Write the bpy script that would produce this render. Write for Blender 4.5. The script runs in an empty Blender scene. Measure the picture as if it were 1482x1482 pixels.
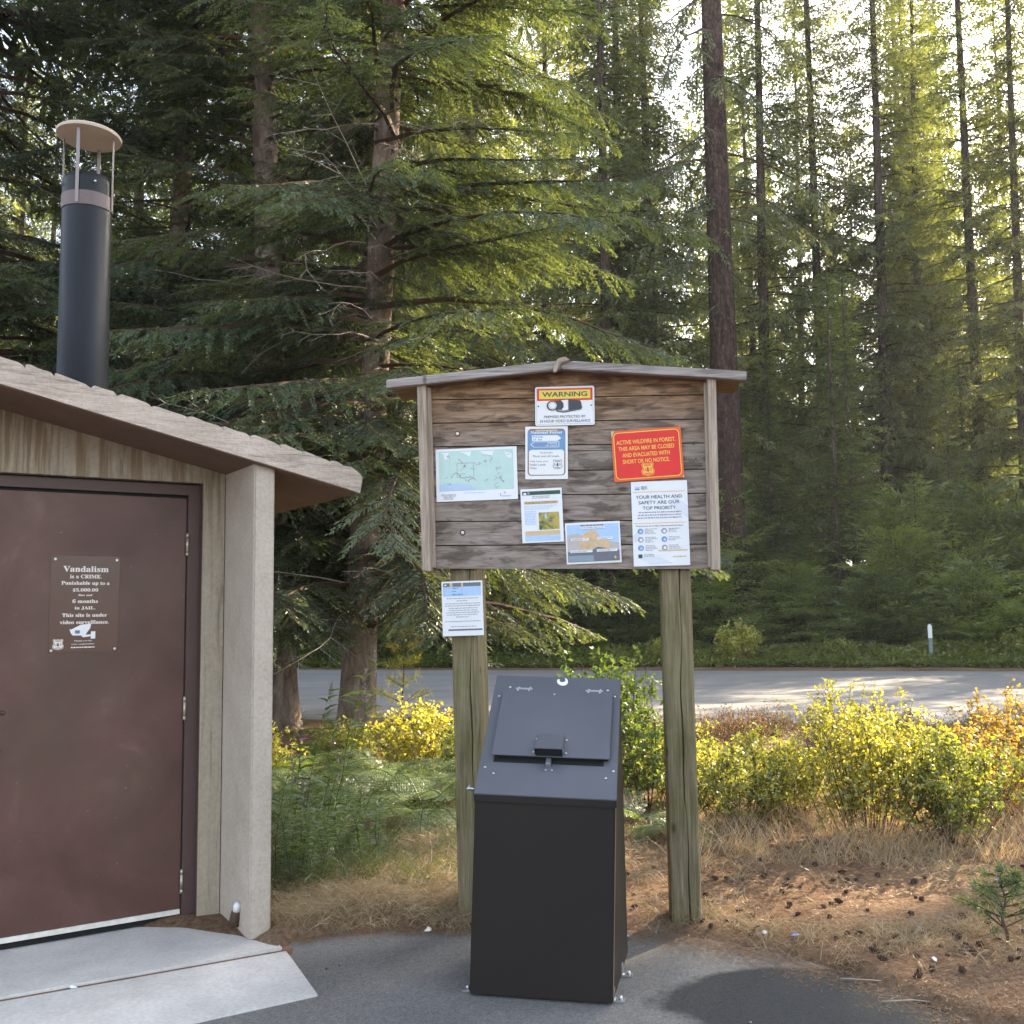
import bpy, bmesh, math, random
import numpy as np
from mathutils import Matrix, Vector
R = math.radians
random.seed(7)
rng = np.random.default_rng(7)
scene = bpy.context.scene

# ------------------------------------------------------------------ camera, sky, sun, exposure
EYE = 1.5
PITCH, ROLL = math.atan(144/1484), math.atan(0.013)
cam_d = bpy.data.cameras.new('camera')
cam_d.sensor_width = 36; cam_d.lens = 36*1484/1482; cam_d.clip_start = 0.05; cam_d.clip_end = 2000
cam = bpy.data.objects.new('camera', cam_d)
scene.collection.objects.link(cam)
_f = Vector((0, math.cos(PITCH), math.sin(PITCH))); _r0 = Vector((1, 0, 0)); _u0 = _r0.cross(_f)
_r = _r0*math.cos(ROLL) - _u0*math.sin(ROLL); _u = _u0*math.cos(ROLL) + _r0*math.sin(ROLL)
_m = Matrix((_r, _u, -_f)).transposed().to_4x4(); _m.translation = (0, 0, EYE)
cam.matrix_world = _m
scene.camera = cam

SUN_AZ, SUN_EL = R(44), R(27)          # azimuth measured clockwise from straight ahead (+Y)
world = bpy.data.worlds.new('World'); scene.world = world; world.use_nodes = True
wn = world.node_tree; bg = wn.nodes['Background']
sky = wn.nodes.new('ShaderNodeTexSky'); sky.sky_type = 'NISHITA'; sky.sun_disc = False
sky.sun_elevation = SUN_EL; sky.sun_rotation = SUN_AZ; sky.dust_density = 2.5; sky.air_density = 1.0; sky.ozone_density = 1.0
hs_ = wn.nodes.new('ShaderNodeHueSaturation'); hs_.inputs['Saturation'].default_value = .55
wn.links.new(sky.outputs[0], hs_.inputs['Color']); wn.links.new(hs_.outputs[0], bg.inputs[0]); bg.inputs[1].default_value = 0.15
sun_d = bpy.data.lights.new('sun', 'SUN'); sun_d.energy = 5.0; sun_d.angle = R(0.5); sun_d.color = (1.0, 0.80, 0.55)
sun = bpy.data.objects.new('sun', sun_d); scene.collection.objects.link(sun)
SUNV = Vector((math.sin(SUN_AZ)*math.cos(SUN_EL), math.cos(SUN_AZ)*math.cos(SUN_EL), math.sin(SUN_EL)))
sun.rotation_euler = SUNV.to_track_quat('Z', 'Y').to_euler()
scene.view_settings.view_transform = 'Standard'; scene.view_settings.look = 'None'
scene.view_settings.gamma = 1; scene.view_settings.use_curve_mapping = False
scene.view_settings.exposure = 2.22
cy = scene.cycles
cy.use_denoising = True; cy.max_bounces = 6; cy.diffuse_bounces = 4; cy.glossy_bounces = 2
cy.transmission_bounces = 3; cy.transparent_max_bounces = 4; cy.use_adaptive_sampling = True; cy.adaptive_threshold = 0.01
cy.caustics_reflective = False; cy.caustics_refractive = False

# ------------------------------------------------------------------ helpers
def link(o, parent=None):
    scene.collection.objects.link(o)
    if parent is not None: o.parent = parent
    return o
def tag(o, label=None, cat=None, group=None, kind=None):
    if label: o['label'] = label
    if cat: o['category'] = cat
    if group: o['group'] = group
    if kind: o['kind'] = kind
    return o
def empty(name, loc, rz=0, label=None, cat=None, group=None, ry=0):
    o = bpy.data.objects.new(name, None); o.location = loc; o.rotation_mode = 'XYZ'
    o.rotation_euler = (0, ry, rz); o.empty_display_size = .1
    link(o); return tag(o, label, cat, group)

class MB:
    def __init__(s): s.v = []; s.f = []; s.m = []
    def add(s, vs, fs, mi=0):
        b = len(s.v); s.v += [tuple(p) for p in vs]
        for f in fs: s.f.append([b+i for i in f]); s.m.append(mi)
        return s
    def box(s, x0, x1, y0, y1, z0, z1, mi=0):
        return s.add([(x0,y0,z0),(x1,y0,z0),(x1,y1,z0),(x0,y1,z0),(x0,y0,z1),(x1,y0,z1),(x1,y1,z1),(x0,y1,z1)],
                     [(3,2,1,0),(4,5,6,7),(0,1,5,4),(1,2,6,5),(2,3,7,6),(3,0,4,7)], mi)
    def prism(s, poly, y0, y1, mi=0):        # polygon in (x,z), extruded along y
        n = len(poly)
        vs = [(x, y0, z) for x, z in poly] + [(x, y1, z) for x, z in poly]
        a = sum(poly[i][0]*poly[(i+1)%n][1]-poly[(i+1)%n][0]*poly[i][1] for i in range(n))
        fs = [tuple(range(n)), tuple(range(2*n-1, n-1, -1))] + [(i, i+n, (i+1)%n+n, (i+1)%n) for i in range(n)]
        if a < 0: fs = [tuple(reversed(f)) for f in fs]
        return s.add(vs, fs, mi)
    def zprism(s, poly, z0, z1, mi=0):
        n = len(poly)
        vs = [(x, y, z0) for x, y in poly] + [(x, y, z1) for x, y in poly]
        fs = [tuple(range(n-1, -1, -1)), tuple(range(n, 2*n))] + [(i, (i+1)%n, (i+1)%n+n, i+n) for i in range(n)]
        return s.add(vs, fs, mi)
    def tube(s, pts, rads, n=8, mi=0, cap=True):
        pts = [Vector(p) for p in pts]; b = len(s.v); k = len(pts)
        for i, p in enumerate(pts):
            t = (pts[min(i+1, k-1)]-pts[max(i-1, 0)]).normalized()
            a = Vector((1, 0, 0)) if abs(t.x) < .9 else Vector((0, 1, 0))
            e1 = t.cross(a).normalized(); e2 = t.cross(e1)
            for j in range(n):
                q = 2*math.pi*j/n
                s.v.append(tuple(p + (e1*math.cos(q)+e2*math.sin(q))*rads[i]))
        for i in range(k-1):
            for j in range(n):
                s.f.append([b+i*n+j, b+i*n+(j+1)%n, b+(i+1)*n+(j+1)%n, b+(i+1)*n+j]); s.m.append(mi)
        if cap:
            s.f.append([b+j for j in range(n)][::-1]); s.m.append(mi)
            s.f.append([b+(k-1)*n+j for j in range(n)]); s.m.append(mi)
        return s
    def build(s, name, mats, parent=None, smooth=False, bevel=0):
        me = bpy.data.meshes.new(name); me.from_pydata(s.v, [], s.f)
        if not isinstance(mats, (list, tuple)): mats = [mats]
        for m in mats: me.materials.append(m)
        me.polygons.foreach_set('material_index', s.m)
        bm = bmesh.new(); bm.from_mesh(me); bmesh.ops.recalc_face_normals(bm, faces=bm.faces)
        if bevel: 
            bmesh.ops.remove_doubles(bm, verts=bm.verts, dist=1e-5)
            bmesh.ops.bevel(bm, geom=[e for e in bm.edges if len(e.link_faces) == 2 and e.calc_face_angle(0) > .5], offset=bevel, segments=2, affect='EDGES', clamp_overlap=True)
        bm.to_mesh(me); bm.free()
        if smooth:
            me.polygons.foreach_set('use_smooth', [True]*len(me.polygons))
        return link(bpy.data.objects.new(name, me), parent)

def bulk(name, quads, mat, parent=None, tone=None, tris=None):
    """quads: (N,4,3) array -> one mesh object; tone: (N,) stored per point"""
    q = np.asarray(quads, dtype=np.float32); n = len(q)
    me = bpy.data.meshes.new(name)
    me.vertices.add(n*4); me.vertices.foreach_set('co', q.reshape(-1))
    me.loops.add(n*4); me.loops.foreach_set('vertex_index', np.arange(n*4, dtype=np.int32))
    me.polygons.add(n); me.polygons.foreach_set('loop_start', np.arange(0, n*4, 4, dtype=np.int32))
    me.polygons.foreach_set('loop_total', np.full(n, 4, dtype=np.int32))
    if tone is not None:
        at = me.attributes.new('tone', 'FLOAT', 'POINT'); at.data.foreach_set('value', np.repeat(np.asarray(tone, np.float32), 4))
    me.update(calc_edges=True)
    me.materials.append(mat)
    return link(bpy.data.objects.new(name, me), parent)

# ------------------------------------------------------------------ materials
class NT:
    def __init__(s, name):
        s.mat = bpy.data.materials.new(name); s.mat.use_nodes = True; s.t = s.mat.node_tree
        s.b = s.t.nodes['Principled BSDF']; s.out = s.t.nodes['Material Output']
    def n(s, typ, **kw):
        nd = s.t.nodes.new(typ)
        for k, v in kw.items():
            if k.startswith('i_'): 
                key = k[2:]; key = int(key) if key.isdigit() else key.replace('_', ' ')
                nd.inputs[key].default_value = v
            else: setattr(nd, k, v)
        return nd
    def l(s, a, b): s.t.links.new(a, b)
    def coord(s, scale=(1,1,1), out='Object'):
        tc = s.n('ShaderNodeTexCoord'); mp = s.n('ShaderNodeMapping'); mp.inputs['Scale'].default_value = scale
        s.l(tc.outputs[out], mp.inputs[0]); return mp.outputs[0]
    def noise(s, vec, scale, detail=6, rough=.6, dist=0):
        nd = s.n('ShaderNodeTexNoise'); nd.inputs['Scale'].default_value = scale; nd.inputs['Detail'].default_value = detail
        nd.inputs['Roughness'].default_value = rough; nd.inputs['Distortion'].default_value = dist
        s.l(vec, nd.inputs['Vector']); return nd.outputs[0]
    def ramp(s, fac, stops):
        nd = s.n('ShaderNodeValToRGB'); cr = nd.color_ramp
        while len(cr.elements) < len(stops): cr.elements.new(.5)
        for e, (p, c) in zip(cr.elements, stops):
            e.position = p; e.color = (*c, 1) if isinstance(c, (tuple, list)) else (c, c, c, 1)
        s.l(fac, nd.inputs[0]); return nd.outputs[0]
    def mix(s, fac, a, b, mode='MIX'):
        nd = s.n('ShaderNodeMix', data_type='RGBA', blend_type=mode)
        for src, i in ((fac, 0), (a, 6), (b, 7)):
            if hasattr(src, 'links'): s.l(src, nd.inputs[i])
            elif i == 0: nd.inputs[0].default_value = src
            else: nd.inputs[i].default_value = (*src, 1)
        return nd.outputs[2]
    def math(s, op, a, b=0.0, clamp=False):
        nd = s.n('ShaderNodeMath', operation=op, use_clamp=clamp)
        for src, i in ((a, 0), (b, 1)):
            if hasattr(src, 'links'): s.l(src, nd.inputs[i])
            else: nd.inputs[i].default_value = src
        return nd.outputs[0]
    def bump(s, h, strength=.5, dist=.01):
        nd = s.n('ShaderNodeBump'); nd.inputs['Strength'].default_value = strength; nd.inputs['Distance'].default_value = dist
        s.l(h, nd.inputs['Height']); s.l(nd.outputs[0], s.b.inputs['Normal'])
    def fin(s, col=None, rough=.8, metal=0, spec=.3):
        if col is not None:
            if hasattr(col, 'links'): s.l(col, s.b.inputs['Base Color'])
            else: s.b.inputs['Base Color'].default_value = (*col, 1)
        if hasattr(rough, 'links'): s.l(rough, s.b.inputs['Roughness'])
        else: s.b.inputs['Roughness'].default_value = rough
        s.b.inputs['Metallic'].default_value = metal
        s.b.inputs['Specular IOR Level'].default_value = spec
        return s.mat

def m_plain(name, col, rough=.7, metal=0, spec=.3, var=.12, scale=30):
    t = NT(name); v = t.noise(t.coord(), scale)
    c = t.mix(v, tuple(x*(1-var) for x in col), tuple(min(1, x*(1+var)) for x in col))
    return t.fin(c, rough, metal, spec)

def m_foliage(name, dark, light, trans=.35, warm=None, spec=.15, vary=.5):
    t = NT(name); t.t.nodes.remove(t.b)
    at = t.n('ShaderNodeAttribute', attribute_name='tone')
    oi = t.n('ShaderNodeObjectInfo')
    c = t.mix(at.outputs['Fac'], dark, light)
    hs = t.n('ShaderNodeHueSaturation'); hs.inputs['Saturation'].default_value = 1
    t.l(c, hs.inputs['Color'])
    t.l(t.math('ADD', t.math('MULTIPLY', oi.outputs['Random'], vary), 1-vary*.5), hs.inputs['Value'])
    t.l(t.math('ADD', t.math('MULTIPLY', oi.outputs['Random'], -.03), .515), hs.inputs['Hue'])
    df = t.n('ShaderNodeBsdfDiffuse'); tr = t.n('ShaderNodeBsdfTranslucent'); t.l(hs.outputs[0], df.inputs[0])
    wc = t.mix(1.0, hs.outputs[0], warm or (1.6, 1.45, .5), 'MULTIPLY'); t.l(wc, tr.inputs[0])
    mx = t.n('ShaderNodeMixShader'); mx.inputs[0].default_value = trans
    t.l(df.outputs[0], mx.inputs[1]); t.l(tr.outputs[0], mx.inputs[2])
    gl = t.n('ShaderNodeBsdfGlossy'); gl.inputs['Roughness'].default_value = .45; gl.inputs[0].default_value = (1, 1, 1, 1)
    m2 = t.n('ShaderNodeMixShader'); m2.inputs[0].default_value = spec*.3
    t.l(mx.outputs[0], m2.inputs[1]); t.l(gl.outputs[0], m2.inputs[2])
    t.l(m2.outputs[0], t.out.inputs[0]); return t.mat

def m_wood_board():
    t = NT('weathered_planks')
    geo = t.n('ShaderNodeNewGeometry')
    tc = t.n('ShaderNodeTexCoord'); sep = t.n('ShaderNodeSeparateXYZ'); t.l(tc.outputs['Object'], sep.inputs[0])
    off = t.n('ShaderNodeCombineXYZ'); t.l(t.math('MULTIPLY', geo.outputs['Random Per Island'], 37), off.inputs[0]); t.l(t.math('MULTIPLY', geo.outputs['Random Per Island'], 13), off.inputs[2])
    va = t.n('ShaderNodeVectorMath', operation='ADD'); t.l(tc.outputs['Object'], va.inputs[0]); t.l(off.outputs[0], va.inputs[1])
    mp = t.n('ShaderNodeMapping'); mp.inputs['Scale'].default_value = (1.5, 5, 12); t.l(va.outputs[0], mp.inputs[0])
    g = t.noise(mp.outputs[0], 3.0, 9, .68, .5)
    mp2 = t.n('ShaderNodeMapping'); mp2.inputs['Scale'].default_value = (2.2, 5, 130); t.l(va.outputs[0], mp2.inputs[0])
    fine = t.noise(mp2.outputs[0], 3.5, 5, .6, .25)
    mp3 = t.n('ShaderNodeMapping'); mp3.inputs['Scale'].default_value = (1, 1, 3); t.l(va.outputs[0], mp3.inputs[0])
    blot = t.noise(mp3.outputs[0], 2.6, 4, .55)
    grey = t.ramp(g, [(.25, (.12, .088, .068)), (.40, (.235, .188, .152)), (.55, (.33, .275, .235)), (.75, (.47, .41, .365))])
    brown = t.ramp(g, [(.25, (.060, .030, .018)), (.42, (.19, .105, .058)), (.56, (.34, .21, .12)), (.78, (.52, .37, .25))])
    z = t.math('ADD', sep.outputs[2], t.math('MULTIPLY', blot, .22))
    f = t.n('ShaderNodeMapRange'); f.inputs[1].default_value = 2.38; f.inputs[2].default_value = 2.66; t.l(z, f.inputs[0])
    c = t.mix(f.outputs[0], grey, brown)
    fr = t.ramp(fine, [(.36, .72), (.62, 1.08)])
    c = t.mix(.9, c, fr, 'MULTIPLY')
    # dark weather stains
    st = t.ramp(t.noise(mp3.outputs[0], 5.5, 5, .6, .4), [(.42, .40), (.50, 1.0)])
    c = t.mix(.75, c, st, 'MULTIPLY')
    # knots
    vor = t.n('ShaderNodeTexVoronoi'); vor.inputs['Scale'].default_value = 1.0
    mp4 = t.n('ShaderNodeMapping'); mp4.inputs['Scale'].default_value = (3.2, .1, 7); t.l(va.outputs[0], mp4.inputs[0]); t.l(mp4.outputs[0], vor.inputs['Vector'])
    k = t.ramp(vor.outputs['Distance'], [(.05, .25), (.09, .7), (.12, 1.0)])
    c = t.mix(.85, c, k, 'MULTIPLY')
    mp5 = t.n('ShaderNodeMapping'); mp5.inputs['Scale'].default_value = (.9, 3, 55); t.l(va.outputs[0], mp5.inputs[0])
    ck = t.ramp(t.noise(mp5.outputs[0], 2.0, 3, .5, .6), [(.30, .22), (.345, 1.0)])
    c = t.mix(.85, c, ck, 'MULTIPLY')
    t.bump(t.math('ADD', t.math('ADD', fine, g), ck), .7, .004)
    return t.fin(c, .85, 0, .2)

def m_timber(name, c0, c1, c2, axis='z', dens=1.0, tint=None):
    t = NT(name)
    sc = {'z': (26, 26, 1.4), 'x': (1.2, 24, 24)}[axis]
    g = t.noise(t.coord(sc), 2.2*dens, 8, .66, .4)
    sc2 = {'z': (90, 90, 2.0), 'x': (2, 90, 90)}[axis]
    fine = t.noise(t.coord(sc2), 3, 5, .6, .2)
    blot = t.noise(t.coord(), 4, 5, .6)
    c = t.ramp(g, [(.28, c0), (.5, c1), (.74, c2)])
    c = t.mix(.8, c, t.ramp(fine, [(.36, .68), (.62, 1.1)]), 'MULTIPLY')
    if tint: c = t.mix(t.ramp(blot, [(.42, 0.0), (.62, 1.0)]), c, t.mix(1, c, tint, 'MULTIPLY'))
    v = t.n('ShaderNodeTexVoronoi'); t.l(t.coord((5, 5, 2.2)), v.inputs['Vector']); v.inputs['Scale'].default_value = 1.5
    c = t.mix(.8, c, t.ramp(v.outputs['Distance'], [(.05, .3), (.08, .75), (.11, 1.0)]), 'MULTIPLY')
    t.bump(t.math('ADD', g, fine), .6, .004)
    return t.fin(c, .85, 0, .2)

def m_concrete(name, c0, c1, streak=None, grain=None, bump=.5):
    t = NT(name)
    a = t.noise(t.coord(), 3, 8, .65); b = t.noise(t.coord(), 60, 4, .6)
    c = t.mix(t.ramp(a, [(.3, 0.), (.7, 1.)]), c0, c1)
    c = t.mix(.5, c, t.ramp(b, [(.35, .8), (.6, 1.08)]), 'MULTIPLY')
    h = t.math('MULTIPLY', b, .3)
    if grain:
        g = t.noise(t.coord(grain), 2.0, 7, .68, .9)
        c = t.mix(.85, c, t.ramp(g, [(.33, .52), (.45, .92), (.7, 1.1)]), 'MULTIPLY'); h = t.math('ADD', h, g)
    if streak:
        s_ = t.noise(t.coord((14, 14, .8)), 2, 6, .6)
        sep = t.n('ShaderNodeSeparateXYZ'); tc = t.n('ShaderNodeTexCoord'); t.l(tc.outputs['Object'], sep.inputs[0])
        f = t.n('ShaderNodeMapRange'); f.inputs[1].default_value = 1.75; f.inputs[2].default_value = 2.25; t.l(sep.outputs[2], f.inputs[0])
        sm = t.math('MULTIPLY', t.ramp(s_, [(.45, 0.), (.58, 1.)]), f.outputs[0])
        c = t.mix(sm, c, streak)
    t.bump(h, bump, .012)
    return t.fin(c, .88, 0, .2)

M = {}
M['planks'] = m_wood_board()
M['stile'] = m_timber('weathered_stile', (.24, .185, .14), (.42, .34, .27), (.55, .46, .38))
M['roofboard'] = m_timber('weathered_roof_board', (.10, .085, .08), (.34, .30, .28), (.55, .50, .47), 'x')
M['post'] = m_timber('treated_post', (.11, .085, .05), (.22, .18, .11), (.32, .275, .18), 'z', 1, (.80, .88, .70))
M['concrete_wall'] = m_concrete('cast_wall', (.37, .31, .225), (.46, .395, .31), streak=(.24, .18, .115), grain=(16, 16, .9))
M['concrete_fin'] = m_concrete('cast_fin', (.42, .355, .29), (.56, .485, .41), grain=None, bump=.8)
M['concrete_roof'] = m_concrete('cast_shake_roof', (.46, .38, .31), (.60, .51, .43), grain=(1.6, 16, 16), bump=1.0)
M['slab'] = m_concrete('slab_concrete', (.48, .46, .435), (.66, .635, .60), bump=.25)
M['soffit'] = m_concrete('soffit_brown', (.16, .10, .07), (.2, .13, .095), bump=.2)  # brown, darker than the roof above it
M['white'] = m_plain('white_paint', (.78, .79, .80), .5, var=.04)
M['paper'] = m_plain('laminated_paper', (.74, .76, .79), .3, spec=.5, var=.05, scale=9)
M['ink'] = m_plain('dark_ink', (.07, .075, .09), .6)
M['greyink'] = m_plain('grey_ink', (.34, .35, .39), .6)
M['brownink'] = m_plain('brown_ink', (.30, .18, .08), .6)
M['yellow'] = m_plain('sign_yellow', (.78, .62, .10), .5, var=.06)
M['gold'] = m_plain('sign_gold', (.85, .50, .10), .5, var=.06)
M['red'] = m_plain('sign_red', (.72, .035, .03), .45, var=.15, scale=8)
M['orange'] = m_plain('sign_orange_red', (.75, .13, .04), .45, var=.1)
M['blue'] = m_plain('sign_blue', (.16, .30, .52), .5)
M['lightblue'] = m_plain('sign_pale_blue', (.42, .58, .82), .5)
M['tan'] = m_plain('sign_tan', (.62, .47, .28), .6)
M['green'] = m_plain('sign_green', (.05, .10, .07), .6)
M['slate'] = m_plain('sign_slate', (.16, .17, .20), .6)
M['mapgreen'] = m_plain('map_green', (.46, .64, .60), .35, spec=.5, var=.10, scale=25)
M['mapblue'] = m_plain('map_blue', (.44, .58, .74), .4, var=.08)
M['cream'] = m_plain('cream_letter', (.80, .74, .68), .5, var=.04)
M['steel'] = m_plain('zinc_steel', (.55, .57, .60), .35, .9, .5)
M['near_black'] = m_plain('dark_gap', (.012, .012, .012), .7)  # near-black painted into gaps and openings in place of their shade
M['rust'] = m_plain('rusty_steel', (.10, .06, .045), .8, var=.5)
# brown steel door with faded patches, specks
t = NT('brown_door_steel')
a = t.noise(t.coord(), 2.1, 6, .6, .5); b = t.noise(t.coord((1, 1, 1)), 26, 6, .7)
c = t.ramp(a, [(.33, (.070, .028, .020)), (.5, (.100, .044, .033)), (.62, (.120, .058, .044)), (.72, (.19, .10, .075))])
c = t.mix(t.ramp(t.noise(t.coord((1, 1, 1)), 1.4, 3, .5), [(.45, 0.), (.65, .8)]), c, (.085, .052, .033))
c = t.mix(t.ramp(b, [(.66, 0.), (.70, .7)]), c, (.26, .2, .17))
t.bump(t.noise(t.coord(), 180, 2, .5), .12, .002)
M['door'] = t.fin(c, .42, 0, .5)
M['sign_brown'] = m_plain('brown_sign_sheet', (.095, .048, .036), .22, spec=.6)
M['frame_brown'] = m_plain('brown_frame_paint', (.09, .052, .046), .45, spec=.4)
# painted bin steel
def m_bin(name, col, rough, spec=.5):
    t = NT(name)
    a = t.noise(t.coord(), 3, 5, .6); b = t.noise(t.coord(), 420, 2, .5)
    c = t.mix(a, tuple(x*.8 for x in col), tuple(x*1.25 for x in col))
    c = t.mix(t.ramp(t.noise(t.coord((1, 1, .4)), 24, 5, .7), [(.7, 0.), (.78, .35)]), c, (.12, .11, .10))
    t.bump(b, .25, .001)
    return t.fin(c, rough, 0, spec)
M['bin'] = m_bin('textured_black_steel', (.017, .0125, .0105), .62, .25)
M['bin_top'] = m_bin('textured_steel_sky_tone', (.088, .093, .110), .36)  # reflected sky is put into this lighter, bluer base colour
t = NT('black_vent_pipe'); a = t.noise(t.coord((1, 1, .3)), 5, 5)
M['pipe'] = t.fin(t.mix(a, (.008, .009, .011), (.014, .015, .019)), .40, 0, .3)
M['cap'] = m_plain('weathered_cap', (.56, .48, .40), .6, var=.1, scale=6)
M['band'] = m_plain('brownish_band', (.15, .12, .115), .5, .3)

# ------------------------------------------------------------------ ground, path, road
EDGE = [(-9, 5.3), (-1.6, 5.0), (-1.078, 4.72), (-1.02, 4.88), (-.88, 5.0), (-.634, 5.06), (-.335, 5.04), (-.1, 5.02), (.49, 4.96), (.68, 4.93), (.93, 4.76),
        (1.14, 4.6), (1.3, 4.44), (1.41, 4.26), (1.53, 4.07), (1.62, 3.86), (2.2, 3.1), (3, 2.5), (9, 0)]
EX = np.array([p[0] for p in EDGE]); EYv = np.array([p[1] for p in EDGE])
def edge(x): return np.interp(x, EX, EYv)
def road_near(x): return 13.9 - .19*x
def road_far(x): return 26.6 - .26*x
def sstep(t): t = np.clip(t, 0, 1); return t*t*(3-2*t)
_ph = rng.uniform(0, 6.28, 24); _fq = rng.uniform(-1, 1, (24, 2))
def wob(x, y, s):
    o = 0
    for i in range(24):
        k = s*(1 + i*.35); o = o + np.sin((_fq[i, 0]*x + _fq[i, 1]*y)*k + _ph[i])/(1+i*.35)
    return o/4
def gh(x, y):
    x = np.asarray(x, float); y = np.asarray(y, float)
    A = .035 + .055*sstep((.35-x)/.4)*sstep((x+1.3)/.3)
    d = (y-edge(x)); m = sstep(d/.16)
    rn = sstep((road_near(x)-.5-y)/1.2)
    far = sstep((y-road_far(x)-.1)/2.5)
    h = m*rn*(A + .022*wob(x, y, 2.2) + .010*wob(x+5, y, 9)) + far*(.08+.10*wob(x, y, .5))
    return h + np.where(m*rn + far <= 0.001, -.012, 0)
def warp_axis(a, b, lo, hi, n_fine, n_out):
    return np.concatenate([a - np.geomspace(1, a-lo+1, n_out)[::-1][:-1] + 1, np.linspace(a, b, n_fine), b + np.geomspace(1, hi-b+1, n_out)[1:] - 1])
gx = warp_axis(-4.5, 7, -400, 400, 300, 34); gy_ = warp_axis(2.2, 13.5, -120, 600, 300, 46)
X, Y = np.meshgrid(gx, gy_); Z = gh(X, Y)
def grid_mesh(name, X, Y, Z, mat):
    ny, nx = X.shape
    me = bpy.data.meshes.new(name)
    co = np.stack([X, Y, Z], -1).reshape(-1, 3).astype(np.float32)
    i = np.arange((ny-1)*(nx-1)); r_, c_ = i//(nx-1), i % (nx-1); b0 = r_*nx+c_
    q = np.stack([b0, b0+1, b0+nx+1, b0+nx], -1).astype(np.int32)
    me.vertices.add(len(co)); me.vertices.foreach_set('co', co.reshape(-1))
    me.loops.add(q.size); me.loops.foreach_set('vertex_index', q.reshape(-1))
    me.polygons.add(len(q)); me.polygons.foreach_set('loop_start', np.arange(0, q.size, 4, dtype=np.int32)); me.polygons.foreach_set('loop_total', np.full(len(q), 4, np.int32))
    me.polygons.foreach_set('use_smooth', np.ones(len(q), bool))
    me.update(calc_edges=True); me.materials.append(mat)
    return link(bpy.data.objects.new(name, me))
t = NT('forest_litter')
a = t.noise(t.coord(), 1.1, 6, .6); b = t.noise(t.coord(), 34, 8, .75); d = t.noise(t.coord(), 160, 4, .7)
c = t.ramp(a, [(.3, (.19, .115, .07)), (.5, (.29, .19, .12)), (.7, (.36, .26, .17))])
c = t.mix(.9, c, t.ramp(b, [(.32, .35), (.5, .85), (.68, 1.35)]), 'MULTIPLY')
t.bump(t.math('ADD', b, t.math('MULTIPLY', d, .4)), 1.0, .03)
M['litter'] = t.fin(c, .95, 0, .1)
tag(grid_mesh('ground', X, Y, Z, M['litter']), kind='structure')

# asphalt path
t = NT('old_asphalt')
a = t.noise(t.coord(), 1.6, 6, .6); b = t.noise(t.coord(), 150, 4, .7); v = t.noise(t.coord(), 40, 6, .7)
c = t.ramp(a, [(.3, (.130, .125, .12)), (.7, (.195, .19, .183))])
tc = t.n('ShaderNodeTexCoord'); mp = t.n('ShaderNodeMapping'); mp.inputs['Location'].default_value = (-1.19, -4.10, 0); t.l(tc.outputs['Object'], mp.inputs[0])
mpr = t.n('ShaderNodeMapping'); mpr.inputs['Rotation'].default_value = (0, 0, R(6)); mpr.inputs['Scale'].default_value = (1/.74, 1/.40, 0); t.l(mp.outputs[0], mpr.inputs[0])
ln = t.n('ShaderNodeVectorMath', operation='LENGTH'); t.l(mpr.outputs[0], ln.inputs[0])
nz = t.noise(t.coord(), 3.5, 5, .6)
q = t.math('ADD', ln.outputs['Value'], t.math('MULTIPLY', t.math('SUBTRACT', nz, .5), .55))
stain = t.ramp(q, [(.84, 1.0), (.94, 0.0)])
c = t.mix(stain, c, (.036, .038, .040))
c = t.mix(.8, c, t.ramp(b, [(.3, .45), (.5, 1.0), (.70, 1.7)]), 'MULTIPLY')
c = t.mix(.6, c, t.ramp(v, [(.35, .72), (.6, 1.1)]), 'MULTIPLY')
# needle dust near the rim
sep = t.n('ShaderNodeSeparateXYZ'); t.l(tc.outputs['Object'], sep.inputs[0])
e_ = t.math('ADD', t.math('MULTIPLY', sep.outputs[0], .55), sep.outputs[1])
e_ = t.math('ADD', e_, t.math('MULTIPLY', nz, .5))
f = t.n('ShaderNodeMapRange'); f.inputs[1].default_value = 5.3; f.inputs[2].default_value = 5.75; t.l(e_, f.inputs[0])
dust = t.math('MULTIPLY', f.outputs[0], t.ramp(v, [(.35, .3), (.6, 1.)]))
c = t.mix(t.math('MULTIPLY', dust, .8), c, (.13, .08, .055))
t.bump(b, .5, .004)
M['asphalt'] = t.fin(c, .82, 0, .3)
px = np.linspace(-4.5, 3.6, 200); vv = np.linspace(0, 1, 60)
PXg, VV = np.meshgrid(px, vv)
ed = edge(PXg) + .03*wob(PXg, PXg*0, 9) + .012*wob(PXg, PXg*0, 31)
PY = -3 + (ed+.03+3)*VV
tag(grid_mesh('path', PXg, PY, np.full_like(PXg, .003), M['asphalt']), kind='structure')
t = NT('road_asphalt')
a = t.noise(t.coord((.25, 1, 1)), 1.2, 7, .65); b = t.noise(t.coord(), 90, 3, .6)
c = t.ramp(a, [(.3, (.22, .215, .215)), (.7, (.30, .295, .295))]); c = t.mix(.6, c, t.ramp(b, [(.3, .7), (.7, 1.2)]), 'MULTIPLY')
t.bump(b, .4, .004); M['road'] = t.fin(c, .8, 0, .3)
rx = np.linspace(-70, 70, 560); RX, RV = np.meshgrid(rx, np.linspace(0, 1, 12))
n0 = road_near(RX) + .10*wob(RX, RX*0, 2.5); f0 = road_far(RX) + .15*wob(RX+50, RX*0, 2.0)
tag(grid_mesh('road', RX, n0+(f0-n0)*RV, np.full_like(RX, .004), M['road']), kind='structure')
t = NT('red_dirt'); b = t.noise(t.coord(), 6, 8, .7)
M['dirt'] = t.fin(t.ramp(b, [(.3, (.12, .07, .045)), (.7, (.27, .16, .10))]), .95, 0, .1)
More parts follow.
